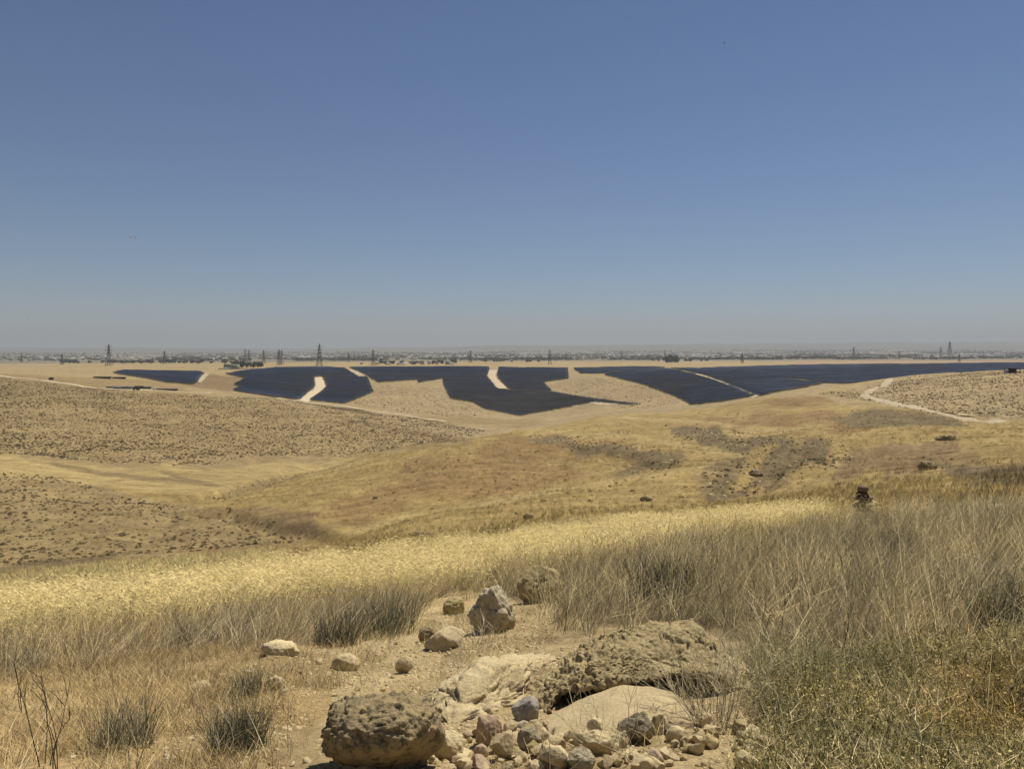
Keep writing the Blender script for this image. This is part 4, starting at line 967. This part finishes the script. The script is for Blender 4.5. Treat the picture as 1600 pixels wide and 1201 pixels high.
plant('spiky_shrub', 'dark clump at the foot of the grey grass', 'shrub', 525, 1008, blades(260, 0.34, 0.24, 0.05, 0.008, [(0.09, 0.085, 0.06), (0.13, 0.115, 0.08)], 0.2, 3, 0, 905, 0.35, 0.2, True, 0.6), 1.0, 6)
plant('spiky_shrub', 'dark round clump in the stalk grass right of the domed rock', 'shrub', 1040, 930, blades(480, 0.42, 0.42, 0.0, 0.009, [(0.09, 0.085, 0.06), (0.12, 0.11, 0.075), (0.075, 0.075, 0.055)], 0.2, 3, 0, 906, 0.3, 0.2, True, 0.6), 1.0, 7)
plant('spiky_shrub', 'dark blue-green clump at the right edge', 'shrub', 1580, 985, blades(460, 0.42, 0.32, 0.0, 0.007, DG, 0.2, 3, 0, 907, 0.35, 0.2, True, 0.7), 1.0, 5)
plant('thorn_bush', 'tangled dry thorn bush growing beside the ledge', 'bush', 1120, 1130, twigs(60, 0.55, 0.4, 0.006, TWIG, 911, 7, 0.75, 0.22, 0.45, 6))
plant('thorn_bush', 'dark green-brown thorn bush right of the ledge', 'bush', 1235, 1090, both(shrub_clump(700, 0.34, 0.42, 0.008, GRNS, 951), twigs(80, 0.5, 0.5, 0.006, GRNS + GREYS[:2], 912, 7, 0.8, 0.3, 0.45, 5)))
plant('thorn_bush', 'bare dry twigs in front of the smooth slab', 'bush', 955, 1172, twigs(22, 0.34, 0.3, 0.005, TWIG, 913, 4, 0.5, 0.3, 0.5, 5))
plant('thorn_bush', 'dark thorny bush on the right grassy slope', 'bush', 1400, 870, twigs(60, 0.55, 0.5, 0.008, [(0.12, 0.10, 0.07), (0.16, 0.13, 0.09)], 914, 6, 0.8, 0.3, 0.45, 5), 1.0, 9)
plant('thorn_bush', 'wispy grey twigs before the rugged grey boulder', 'bush', 745, 1015, twigs(40, 0.36, 0.35, 0.006, TWIG + GREYS, 915, 4, 0.9, 0.22, 0.45, 5), 1.0, 5)
plant('thorn_bush', 'small wispy plant on the cream slab', 'bush', 775, 1070, twigs(16, 0.2, 0.2, 0.005, GRNS + TWIG[:2], 916, 3, 0.9, 0.22, 0.45, 4), 1.0, 4)
for k_, (px, py, h_, lab) in enumerate([(68, 1200, 0.62, 'tall dry forked stalk near the left bottom corner'), (95, 1215, 0.5, 'thin dry stalk beside the tall forked stalk'), (38, 1120, 0.42, 'thin dry stalk at the left edge'),
                                        (205, 1195, 0.36, 'pale bent stalk before the left spiky tuft'), (345, 1200, 0.34, 'pale slanting twig before the right spiky tuft'), (640, 1190, 0.26, 'thin twig rising before the big boulder'),
                                        (865, 1205, 0.24, 'thin twig among the rubble at the bottom'), (1240, 1180, 0.42, 'pale straight stalk in the low tangle'), (1320, 1195, 0.3, 'pale crossing stalk in the low tangle')]):
    plant('dry_stalk', lab, 'stalk', px, py, twigs(3, h_, 0.1, 0.008, [(0.12, 0.095, 0.06)] if k_ < 3 else [(0.45, 0.38, 0.26)], 930 + k_, 3, 2.2, 0.12, 0.3, 7))

# ------------------------------------------------------------------ power pylons
def pylon(px, pyb, pyt, d, label, arms=3, white=False):
    x = (px - 800) / F * d; z = float(ground(x, d)); h_ = (pyb - pyt) / F * d
    root = tag(empty('power_pylon', (x, d, z - 0.5), (0, 0, random.uniform(-.5, .5))), label, 'pylon', 'power pylons across the plain')
    w = h_ * 0.10; t = max(0.5, h_ * 0.013); b = MB(); lv = [0, .2, .38, .54, .68, .8, .9, 1.0]
    wd = lambda q_: w * (1 - q_) ** 1.2 + w * 0.12
    for i in range(len(lv) - 1):
        a0, a1 = wd(lv[i]), wd(lv[i + 1]); z0, z1 = lv[i] * h_, lv[i + 1] * h_
        c0 = [(-a0, -a0, z0), (a0, -a0, z0), (a0, a0, z0), (-a0, a0, z0)]; c1 = [(-a1, -a1, z1), (a1, -a1, z1), (a1, a1, z1), (-a1, a1, z1)]
        for k_ in range(4):
            n_ = (k_ + 1) % 4
            b.bar(c0[k_], c1[k_], t); b.bar(c0[k_], c1[n_], t * .6); b.bar(c0[n_], c1[k_], t * .6); b.bar(c1[k_], c1[n_], t * .6)
    link('tower', b.mesh('tower', M['steel']), None, root)
    for k_ in range(arms):
        zz = h_ * (0.88 - 0.15 * k_); L = h_ * (0.13 + 0.035 * (k_ % 2)); b = MB()
        for s in (-1, 1):
            b.bar((0, 0, zz + h_ * .025), (s * L, 0, zz), t * .7); b.bar((0, 0, zz - h_ * .01), (s * L, 0, zz), t * .7); b.bar((s * L, 0, zz), (s * L, 0, zz - h_ * .05), t * .6)
        link('cross_arm', b.mesh('cross_arm', M['steel']), None, root)
PY = [(34,570,555,2600,'faint pylon at the far left edge'),(97,572,554,2000,'pylon left of the tall left pylon'),(170,572,538,1800,'tall pylon left of the small solar field'),(257,571,550,2200,'squat pylon above the small solar field'),
      (383,573,547,1900,'left pylon of the pair above the walled farm'),(389,573,548,1900,'right pylon of the pair above the walled farm'),(412,569,548,2300,'lone thin pylon between the two close pairs'),(436,572,547,1900,'left pylon of the pair near the tallest pylon'),(440,572,549,1950,'right pylon of the pair near the tallest pylon'),
      (499,572,537,1750,'tallest pylon, above the curved service strip'),(545,567,552,2600,'small pylon right of the tallest pylon'),(583,570,545,1900,'pylon above the left end of the hamlet'),(735,569,549,2300,'faint pylon above the central strip'),
      (859,573,549,1900,'pylon behind the central solar field'),(971,562,547,3200,'faint pylon in the town, middle'),(1039,562,547,3200,'faint pylon left of the dark tree clump'),(1160,570,553,2100,'pylon behind the slanting strip'),
      (1334,562,541,2800,'pylon in the town, right part'),(1405,559,546,3200,'small pylon right of the town pylon'),(1470,554,536,3600,'slim pylon left of the wide-armed pylon'),(1484,561,532,2800,'wide-armed pylon in the town on the right'),(1499,568,555,2000,'thin pole-like pylon on the right plain')]
for a in PY: pylon(*a)

# ------------------------------------------------------------------ trees, houses and sheds
LEAF = [(0.06, 0.064, 0.04), (0.08, 0.082, 0.05), (0.05, 0.054, 0.036), (0.11, 0.105, 0.07)]
def crown(seed, n=260, rad=1.0, hgt=1.2):
    r = np.random.default_rng(seed); V = []; Fc = []; C = []
    lobes = [(r.uniform(-.5, .5), r.uniform(-.5, .5), r.uniform(0.5, 1.2), r.uniform(.35, .6)) for _ in range(7)]
    for i in range(n):
        lx, ly, lz, lr = lobes[r.integers(7)]; d = r.normal(0, 1, 3); d /= np.linalg.norm(d); p_ = np.array((lx, ly, lz)) + d * lr * r.uniform(.5, 1.05)
        p_ = p_ * (rad, rad, hgt) ; d1 = r.normal(0, 1, 3); d1 /= np.linalg.norm(d1); d2 = np.cross(d1, d); d2 /= np.linalg.norm(d2) + 1e-9; l = .16 * r.uniform(.6, 1.4); c = np.array(LEAF[r.integers(4)]) * r.uniform(.7, 1.4); b0 = len(V)
        V += [tuple(p_ - d1 * l), tuple(p_ + d2 * l), tuple(p_ + d1 * l), tuple(p_ - d2 * l)]; C += [c] * 4; Fc.append((b0, b0 + 1, b0 + 2, b0 + 3))
    return V, Fc, C
crown_me = [mesh_np('crown', v, f, M['own_plant'], False, np.array(c)) for v, f, c in (crown(950 + k_) for k_ in range(5))]
tb = MB(); tb.bar((0, 0, -.1), (0.03, 0, .5), .12); tb.bar((0.03, 0, .45), (-.25, .1, .95), .07); tb.bar((0.03, 0, .45), (.3, -.1, 1.0), .07); trunk_me = tb.mesh('trunk', M['bark'])
def tree(px, d, size, label, group, dz=0, wide=1.0):
    x = (px - 800) / F * d
    o = tag(empty('tree', (x, d, float(ground(x, d)) + dz), (0, 0, random.uniform(0, 6.28))), label, 'tree', group); o.scale = (size * wide, size * wide, size)
    link('crown', crown_me[random.randrange(5)], None, o); link('trunk', trunk_me, None, o)
def house(px, d, w, h_, dep, mat, label, roof='grey', group=None, name='house', rz=0.0, cat='building', windows=0):
    x = (px - 800) / F * d; z = float(ground(x, d))
    o = tag(empty(name, (x, d, z - 0.4), (0, 0, rz)), label, cat, group)
    b = MB().box(-w / 2, w / 2, -dep / 2, dep / 2, 0, h_); link('wall', b.mesh('wall', M[mat]), None, o)
    b = MB().box(-w / 2 - .3, w / 2 + .3, -dep / 2 - .3, dep / 2 + .3, h_ + .003, h_ + .5); link('roof', b.mesh('roof', M[roof]), None, o)
    for i in range(windows):
        xw = -w / 2 + w * (i + .5) / windows; b = MB().box(xw - .6, xw + .6, -dep / 2 - .06, -dep / 2 + .1, h_ * .4, h_ * .75); link('window', b.mesh('window', M['glass']), None, o)
    return o
for k_ in range(14): tree(1042 + k_ * 1.3 + random.uniform(-.5, .5), 2300 + random.uniform(-30, 60), random.uniform(7, 13), 'tall dark tree in the dense clump beyond the right solar field', 'trees of the dense dark clump', 0, 1.0)
for k_ in range(26): tree(random.uniform(575, 712), 2080 + random.uniform(-20, 160), random.uniform(3.5, 6), 'green tree among the white houses of the hamlet', 'trees of the hamlet', 0, 1.3)
for k_ in range(9): tree(366 + k_ * 5.2 + random.uniform(-1, 1), 1560 + random.uniform(-10, 25), random.uniform(5, 8.5), 'dark tree in the row right of the walled farm', 'trees beside the walled farm', 0, .9)
for k_ in range(60): tree(random.uniform(90, 380), 2350 + random.uniform(-60, 150), random.uniform(4, 6.5), 'dark tree in the long hedge row on the left plain', 'hedge trees on the left plain', 0, 1.6)
for k_ in range(22): tree(random.uniform(750, 860) if k_ < 12 else random.uniform(1020, 1110), 2500 + random.uniform(-60, 200), random.uniform(3, 5), 'low dark tree on the field edge beyond the solar fields', 'trees on the far field edge', 0, 1.8)
HS = [(627,1720,20,3.5,'white','long low white shed of the hamlet'),(606,1730,10,4,'white','white gabled house at the left of the hamlet'),(660,1720,8,4,'cream','cream house in the middle of the hamlet'),(671,1800,7,8,'white','tall white house of the hamlet'),
      (683,1720,6,4,'cream','small pale house right of the tall white one'),(700,1700,11,7,'cream','two-storey pale house at the right end of the hamlet'),(706,1690,13,3,'white','white annex before the two-storey pale house'),(645,1790,7,4,'grey','grey house behind the long white shed'),(590,1800,9,3.5,'cream','low cream house at the hamlet edge'),(565,1800,7,3,'grey','small grey hut left of the hamlet')]
for px, d, w, h_, m_, lab in HS: house(px, d + 300, w * 1.2, h_ * 1.3, 8, m_, lab, 'grey' if m_ != 'white' else 'white', 'houses of the hamlet', 'house', random.uniform(-.2, .2), 'house', 3)
house(362, 1480, 24, 9, 18, 'green_net', 'greenish netted building of the walled farm', 'green_net', None, 'net_house')
house(353, 1450, 7, 3, 6, 'white', 'small white shed before the netted building', 'white', None, 'shed', 0, 'shed')
house(359, 1447, 6, 2.5, 5, 'cream', 'small cream shed right of the small white shed', 'grey', None, 'shed', 0, 'shed')
b = MB(); x = (344 - 800) / F * 1450; x1 = (410 - 800) / F * 1450
o = tag(empty('farm_wall', (x, 1440, float(ground(x, 1440)))), 'low grey wall round the farm left of the big solar field', 'wall')
link('wall', MB().box(0, x1 - x, 0, .4, -1, 1.6).mesh('wall', M['grey']), None, o)
# sheds and vehicles of the camp on the left hillside
for px, d, w, h_, m_, lab in [(180,800,16,1.6,'grey','long low grey pen of the hillside camp'),(206,815,20,1.5,'grey','low pen behind the dark truck'),(217,805,7,2.6,'dark','dark tent-like shed of the hillside camp'),(229,810,8,2.0,'roof_dark','flat dark tent right of the dark shed'),(197,795,9,1.4,'roof_dark','low dark lean-to left of the truck'),(260,800,22,1.2,'roof_dark','long low dark pen right of the white hut'),(184,790,6,1.2,'roof_dark','small dark pen beside the track'),(160,960,20,2.2,'dark','long dark hedge-like shed left of the small solar field'),(186,985,15,2.2,'dark','dark shed at the corner of the small solar field')]:
    house(px, d, w, h_, 5, m_, lab, m_ if m_ != 'cream' else 'grey', None, 'shed', random.uniform(-.15, .15), 'shed')
house(241.5, 790, 2.2, 2.2, 2, 'white', 'tiny white hut by the left track', 'white', None, 'hut', 0, 'hut')
def truck(px, py, d, L, label):
    x, y_, z = hit(px, py, d); o = tag(empty('truck', (x, y_, z + 0.3), (0, 0, .1)), label, 'truck')
    link('cab', MB().box(-L * .5, -L * .22, -1, 1, .6, 2.5).mesh('cab', M['roof_dark']), None, o); link('cargo_bed', MB().box(-L * .2, L * .5, -1.1, 1.1, .8, 2.7).mesh('cargo_bed', M['dark']), None, o)
    link('windscreen', MB().box(-L * .505, -L * .49, -.85, .85, 1.5, 2.3).mesh('windscreen', M['glass']), None, o)
    for sx in (-.36, .1, .36):
        for sy in (-1.02, .82):
            bm = bmesh.new(); bmesh.ops.create_cone(bm, cap_ends=True, segments=14, radius1=.5, radius2=.5, depth=.25)
            me = bpy.data.meshes.new('wheel'); bm.to_mesh(me); bm.free(); me.materials.append(M['tyre']); link('wheel', me, None, o, (sx * L, sy + .1, .5), (R(90), 0, 0))
truck(213, 610, 600, 6.5, 'dark truck parked on the left hillside track')
truck(80, 594, 600, 4.5, 'dark pickup truck on the left track near the hill crest')

# the open shelter on the right hill
y_ = 424.0; x = (1582 - 800) / F * y_; z = float(ground(x, y_)); s = y_ / F
sh = tag(empty('shelter', (x, y_, z)), 'dark open-fronted shelter on the right hilltop', 'shelter'); hw = 9 * s
link('roof', MB().box(-hw - .3, hw + .3, -2, 2.4, 3.15, 3.45).mesh('roof', M['dark']), None, sh)
link('back_wall', MB().box(-hw * .3, hw, 2.0, 2.2, 0, 3.147).mesh('back_wall', M['dark']), None, sh)
link('front_board', MB().box(-hw + .2, hw - .2, -1.75, -1.6, 0, 1.25).mesh('front_board', M['dark']), None, sh)
for a in (-hw, hw - .25):
    for b_ in (-1.9, 1.7): link('post', MB().box(a, a + .25, b_, b_ + .25, -.3, 3.147).mesh('post', M['dark']), None, sh)
link('side_wall', MB().box(hw * .35, hw * .4, -1.5, 1.9, 0, 3.1).mesh('side_wall', M['dark']), None, sh)
tk = tag(empty('water_tank', (x - hw * .2, y_ + 3.6, float(ground(x - hw * .2, y_ + 3.6)))), 'white water tank showing through the hilltop shelter', 'water tank')
bm = bmesh.new(); bmesh.ops.create_cone(bm, cap_ends=True, segments=24, radius1=1.6, radius2=1.6, depth=2.3); me = bpy.data.meshes.new('tank'); bm.to_mesh(me); bm.free(); me.materials.append(M['white']); link('tank', me, None, tk, (0, 0, 1.7))
link('stand', MB().box(-1.4, 1.4, -1.4, 1.4, -.2, .547).mesh('stand', M['grey']), None, tk)

# ------------------------------------------------------------------ the far town
def far_pt(px, d): x = (px - 800) / F * d; return x, d, float(ground(x, d))
TOWN_D = lambda px: 3000
hm = {}
def town_mesh(m_, k_):
    if (m_, k_) not in hm:
        b = MB(); b.box(-.5, .5, -.5, .5, -.2, 1); b.box(-.54, .54, -.54, .54, 1.003, 1.08)
        if k_: b.box(-.1 - .2 * k_ % .3, .25, -.2, .3, 1.083, 1.3 + .1 * k_)
        hm[(m_, k_)] = b.mesh('town_house', M[m_])
    return hm[(m_, k_)]
cnt = 0
while cnt < 280:
    px = random.uniform(-40, 1640); d = math.exp(random.uniform(math.log(3300), math.log(7000)))
    if random.random() > 0.25 + 0.75 * min(1, max(0, (px - 250) / 500)): continue
    if float(vnoise(px / 60, d / 500, 91)) < 0.35: continue
    x, y_, z = far_pt(px, d); w = random.uniform(9, 26); h_ = random.choice((5, 6, 7, 9, 12))
    m_ = random.choice(('cream', 'grey', 'white', 'cream', 'grey', 'grey'))
    o = link('town_house', town_mesh(m_, random.randrange(3)), None, None, (x, y_, z), (0, 0, random.uniform(-.4, .4)), (w, random.uniform(9, 16), h_))
    tag(o, {'cream': 'cream flat-roofed house in the distant town', 'white': 'white flat-roofed house in the distant town', 'grey': 'grey flat-roofed house in the distant town'}[m_], 'house', {'cream': 'cream houses of the distant town', 'white': 'white houses of the distant town', 'grey': 'grey houses of the distant town'}[m_]); cnt += 1
for px, d, w, h_, lab in [(1060,5200,75,12,'long white warehouse above the dark tree clump'),(1030,4600,60,9,'low white warehouse left of the dark tree clump'),(1080,4700,40,9,'short white warehouse right of the dark tree clump'),(980,5600,200,7,'very long low white sheds in the middle of the town'),(1150,5600,110,16,'broad white industrial hall in the town'),(1135,4600,50,9,'white hall before the broad industrial hall'),(1225,5200,120,9,'long pale shed right of the industrial hall'),(1300,5600,80,9,'pale shed near the right town pylon'),(1475,6000,140,12,'long white hall behind the wide-armed pylon'),(1515,5200,110,10,'white hall right of the wide-armed pylon'),(1537,4300,18,16,'white tower block at the right of the town'),(1507,4600,14,16,'slim white tower by the right halls'),(915,5200,12,30,'slim pale twin tower in the town'),(760,5600,60,8,'white shed in the town left of middle'),(846,5400,70,8,'white shed behind the central pylon'),(705,5600,45,7,'small white shed above the hamlet'),(100,5400,90,6,'pale shed strip on the left plain'),(300,5200,60,6,'pale shed above the small solar field'),(350,8200,45,16,'bright white building far off on the left')]:
    o = house(px, d, w, h_, 25, 'white', lab, 'white', None, 'warehouse', 0, 'warehouse')
# trees and further houses of the town as one mass
treec = bpy.data.collections.new('town_trees')
for k_ in range(3):
    v, f, c = crown(980 + k_, 70, 1.0, .8); v = np.array(v); me = mesh_np('town_tree', v, f, M['shrub'], False, np.array(c) * 0.9); treec.objects.link(bpy.data.objects.new('town_tree_source', me))
housec = bpy.data.collections.new('town_blocks')
for k_ in range(4): 
    b = MB(); b.box(-.5, .5, -.5, .5, -.2, 1); me = mesh_np('town_block', b.v, b.f, M['shrub'], False, np.array([(0.5, .47, .43), (0.62, .6, .57), (0.3, .28, .27), (0.4, .37, .34)][k_]) * np.ones((8, 3))); housec.objects.link(bpy.data.objects.new('town_block_source', me))
def townpts(n, d0, d1, thr, seed):
    px = rng.uniform(-150, 1750, n); d = np.exp(rng.uniform(math.log(d0), math.log(d1), n)); m = (fbm(px / 70, np.log(d) * 9, 3, seed) > thr) & (rng.uniform(0, 1, n) < 0.3 + 0.7 * np.clip((px - 200) / 500, 0, 1)); px, d = px[m], d[m]
    x = (px - 800) / F * d; return np.stack([x, d, ground(x, d)], 1)
p = townpts(26000, 2900, 10500, 0.0, 93); r_, s_, t_ = place(p, 4, 9, True, ((.9, .9, .9), (1.6, 1.55, 1.45)), 300, 94)
scatter('town_trees', 'dark trees of the distant town and its fields', p, r_, s_ * np.array((1.5, 1.5, 1.0)), t_, treec, 3)
p = townpts(11000, 3400, 12000, -0.1, 97); r_, s_, t_ = place(p, 8, 20, True, ((.42, .43, .45), (1.0, 1.0, 1.0)), 300, 95, .5, 0)
scatter('town_blocks', 'countless tiny houses of the distant town', p, r_, s_ * np.array((1.0, .9, .45)), t_, housec, 4)

# ------------------------------------------------------------------ aeroplane and birds
def airplane(px, py, d):
    x = (px - 800) / F * d; z = (HROW - py) / F * d; o = tag(empty('airplane', (x, d, z), (0, 0.02, 0.25)), 'small white airplane flying low in the left sky', 'airplane'); o.scale = (1.7, 1.7, 1.7)
    bm = bmesh.new(); bmesh.ops.create_uvsphere(bm, u_segments=16, v_segments=12, radius=1)
    for v in bm.verts: v.co = (v.co.z * 12, v.co.x * 1.5 * (1 if v.co.z < .2 else 1 - .5 * v.co.z), v.co.y * 1.5 + .4 * max(0, v.co.z))
    me = bpy.data.meshes.new('fuselage'); bm.to_mesh(me); bm.free(); me.materials.append(M['white']); link('fuselage', me, None, o)
    for s in (-1, 1):
        b = MB(); b.v = [(-2, s * 1, .9), (1.2, s * 1, .9), (.4, s * 13, 1.3), (-.8, s * 13, 1.3), (-2, s * 1, 1.25), (1.2, s * 1, 1.25), (.4, s * 13, 1.45), (-.8, s * 13, 1.45)]; b.f = [(3, 2, 1, 0), (4, 5, 6, 7), (0, 1, 5, 4), (1, 2, 6, 5), (2, 3, 7, 6), (3, 0, 4, 7)]
        link('wing', b.mesh('wing', M['steel']), None, o); link('engine', MB().box(-3.4, .6, s * 4 - .5, s * 4 + .5, .2, 1.1).mesh('engine', M['steel']), None, o)
    b = MB(); b.v = [(9, -.15, .8), (12, -.15, .8), (13, -.1, 5.2), (11.2, -.1, 5.2), (9, .15, .8), (12, .15, .8), (13, .1, 5.2), (11.2, .1, 5.2)]; b.f = [(3, 2, 1, 0), (4, 5, 6, 7), (0, 1, 5, 4), (1, 2, 6, 5), (2, 3, 7, 6), (3, 0, 4, 7)]
    link('tail_fin', b.mesh('tail_fin', M['steel']), None, o); link('tailplane', MB().box(11.2, 13, -4, 4, 5.0, 5.25).mesh('tailplane', M['steel']), None, o)
airplane(206, 372, 4200)
def bird(px, py, d, label, flap):
    x = (px - 800) / F * d; o = tag(empty('bird', (x, d, (HROW - py) / F * d), (0, 0, random.uniform(-1, 1))), label, 'bird', 'birds in the sky')
    bm = bmesh.new(); bmesh.ops.create_uvsphere(bm, u_segments=10, v_segments=8, radius=1)
    for v in bm.verts: v.co = (v.co.x * .05, v.co.z * .15, v.co.y * .05)
    me = bpy.data.meshes.new('body'); bm.to_mesh(me); bm.free(); me.materials.append(M['bird']); link('body', me, None, o)
    for s in (-1, 1):
        b = MB(); b.v = [(s * .03, -.07, 0), (s * .03, .07, 0), (s * .17, .05, flap * .7), (s * .17, -.06, flap * .7), (s * .34, -.07, flap), (s * .34, -.04, flap)]; b.f = [(0, 1, 2, 3), (3, 2, 5, 4)]
        link('wing', b.mesh('wing', M['bird']), None, o)
for a in [(1132, 68, 130, 'dark bird high in the right sky', .16), (1568, 245, 190, 'dark bird near the right edge of the sky', .05), (44, 497, 190, 'dark bird low in the left sky', .03), (325, 91, 220, 'tiny bird high in the left sky', .1), (1493, 525, 240, 'tiny bird above the wide-armed pylon', .1), (971, 535, 260, 'tiny bird above the middle of the town', .1)]: bird(*a)

# ------------------------------------------------------------------ haze
zb = float(GZ.min()) - 1.5
hz = MB().box(-31000, 31000, -31000, 31000, zb, 640).mesh('haze')
hm_, nt, b = new_mat('haze'); nt.nodes.remove(b)
pv = nt.nodes.new('ShaderNodeVolumePrincipled')
pv.inputs['Color'].default_value = (0.51, 0.55, 0.61, 1); pv.inputs['Density'].default_value = 8.5e-5; pv.inputs['Anisotropy'].default_value = 0.1
pv.inputs['Density Attribute'].default_value = ''
nt.links.new(pv.outputs[0], nt.nodes['Material Output'].inputs['Volume'])
hm_.cycles.homogeneous_volume = True
hz.materials.append(hm_)
tag(link('haze', hz), 'pale haze over the plain', None, None, 'stuff')
